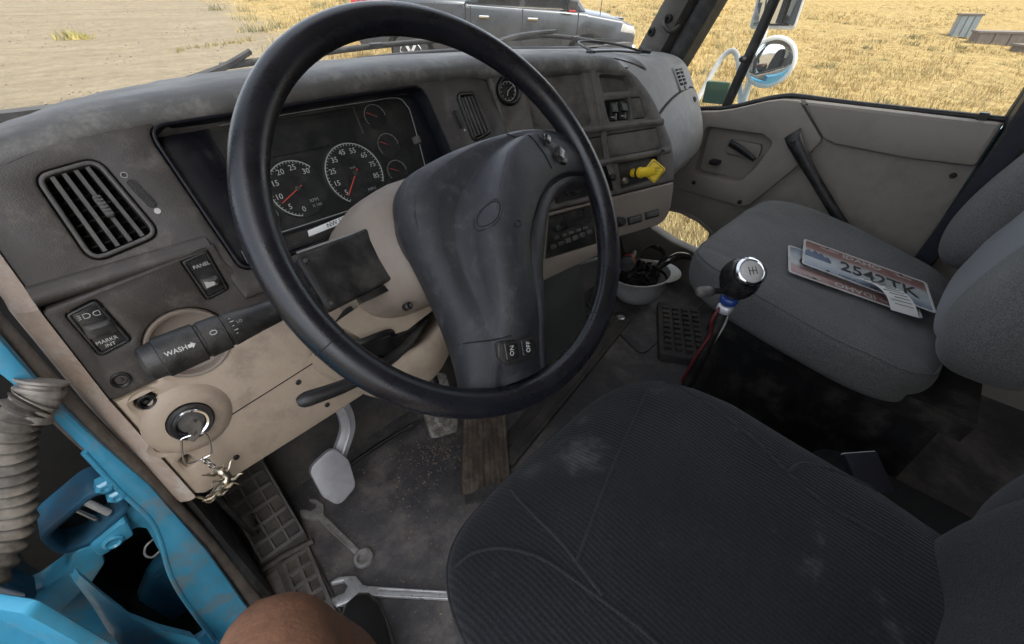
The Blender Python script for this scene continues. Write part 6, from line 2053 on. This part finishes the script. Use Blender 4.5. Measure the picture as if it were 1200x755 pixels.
# ------------------------------------------------------------------ the photographer's leg
def person():
    th = thing('person', 'person sitting at the open door, bare brown knee and dark sneaker showing', 'person', (-.85, .25, 0))
    path = spline([(-.965, -.24, .52), (-.955, -.10, .52), (-.935, .06, .508), (-.914, .18, .490), (-.898, .262, .464), (-.888, .300, .422), (-.878, .306, .36), (-.862, .305, .26), (-.848, .305, .16), (-.840, .308, .085)], 6)
    rs0 = [.086, .083, .077, .069, .063, .059, .056, .056, .046, .036]
    V, F = tube_data(path, rs0, 40)
    kc_ = Vector((-.893, .312, .470))
    sh_ = []
    for v in V:
        v = Vector(v)
        d = (v - kc_).length
        q = v + Vector((0, .6, .6)) * .010 * math.exp(-(d / .030) ** 2)                       # kneecap
        q -= Vector((0, .5, .7)) * .007 * math.exp(-((v - Vector((-.905, .262, .50))).length / .022) ** 2)    # hollow above it
        q += Vector((0, .7, .3)) * .006 * math.exp(-((v - Vector((-.880, .345, .395))).length / .022) ** 2)
        q += Vector((0, 1, 1)) * .0012 * (math.sin(v.x * 310 + v.z * 130) * math.sin(v.y * 260 - v.z * 90))
        sh_.append(q)
    put('leg', sh_, F, 'skin', th, 80)
    rng = random.Random(12)
    HV, HF = [], []
    for _ in range(1300):                      # fine leg hair
        i = rng.randrange(14, 46); a = rng.random() * 6.283
        p, q = path[i], path[min(len(path) - 1, i + 1)]
        t = (q - p).normalized(); s1 = t.cross(Vector((1, 0, 0))).normalized(); s2 = t.cross(s1)
        rad = rs0[min(9, i // 6)] * (1 - (i % 6) / 6) + rs0[min(9, i // 6 + 1)] * ((i % 6) / 6)
        d = s1 * math.cos(a) + s2 * math.sin(a)
        b = p + t * rng.random() * .008 + d * rad * .985
        e = b + d * .0015 + t * (.005 + .005 * rng.random()) + (s1 * rng.uniform(-1, 1) + s2 * rng.uniform(-1, 1)) * .004
        sd = t.cross(d) * .00013
        k = len(HV); HV += [b - sd, b + sd, e]; HF.append([k, k + 1, k + 2])
    put('leg_hair', HV, HF, mat('hair', (.10, .055, .035), .6, var=.1, bump=0), th, 0, kind='stuff')
    secs = []
    for (y, x, w, h, zc_) in ((.300, -.845, .018, .030, .040), (.315, -.842, .036, .045, .050), (.36, -.838, .040, .050, .055), (.41, -.828, .042, .036, .042), (.45, -.818, .045, .028, .036), (.49, -.808, .042, .022, .030), (.525, -.801, .030, .016, .026), (.54, -.798, .014, .010, .022)):
        secs.append([(x + .004 + w * math.copysign(abs(math.cos(a)) ** .8, math.cos(a)), y - .055, zc_ + h * math.copysign(abs(math.sin(a)) ** .8, math.sin(a))) for a in [2 * math.pi * k / 22 for k in range(22)]])
    sh = loft('shoe', secs, 'shoe', th, True, True, 70)
    so = []
    for (y, x, w) in ((.298, -.845, .022), (.33, -.841, .044), (.40, -.830, .047), (.46, -.816, .049), (.50, -.806, .045), (.53, -.800, .033), (.545, -.797, .015)):
        y -= .055; x += .004
        so.append([(x - w, y, .012), (x - w * .98, y, .024), (x + w * .98, y, .024), (x + w, y, .012), (x + w * .9, y, .001), (x - w * .9, y, .001)])
    loft('sole', so, 'grey', sh, True, True, 50)
    for k in range(4):
        y = .330 + .022 * k
        tube('lace', spline([(-.855 + .002 * k, y, .083 - .012 * k), (-.828 + .002 * k, y + .004, .092 - .014 * k), (-.800 + .002 * k, y, .080 - .012 * k)], 4), .0025, 'grey', sh, 6)
person()
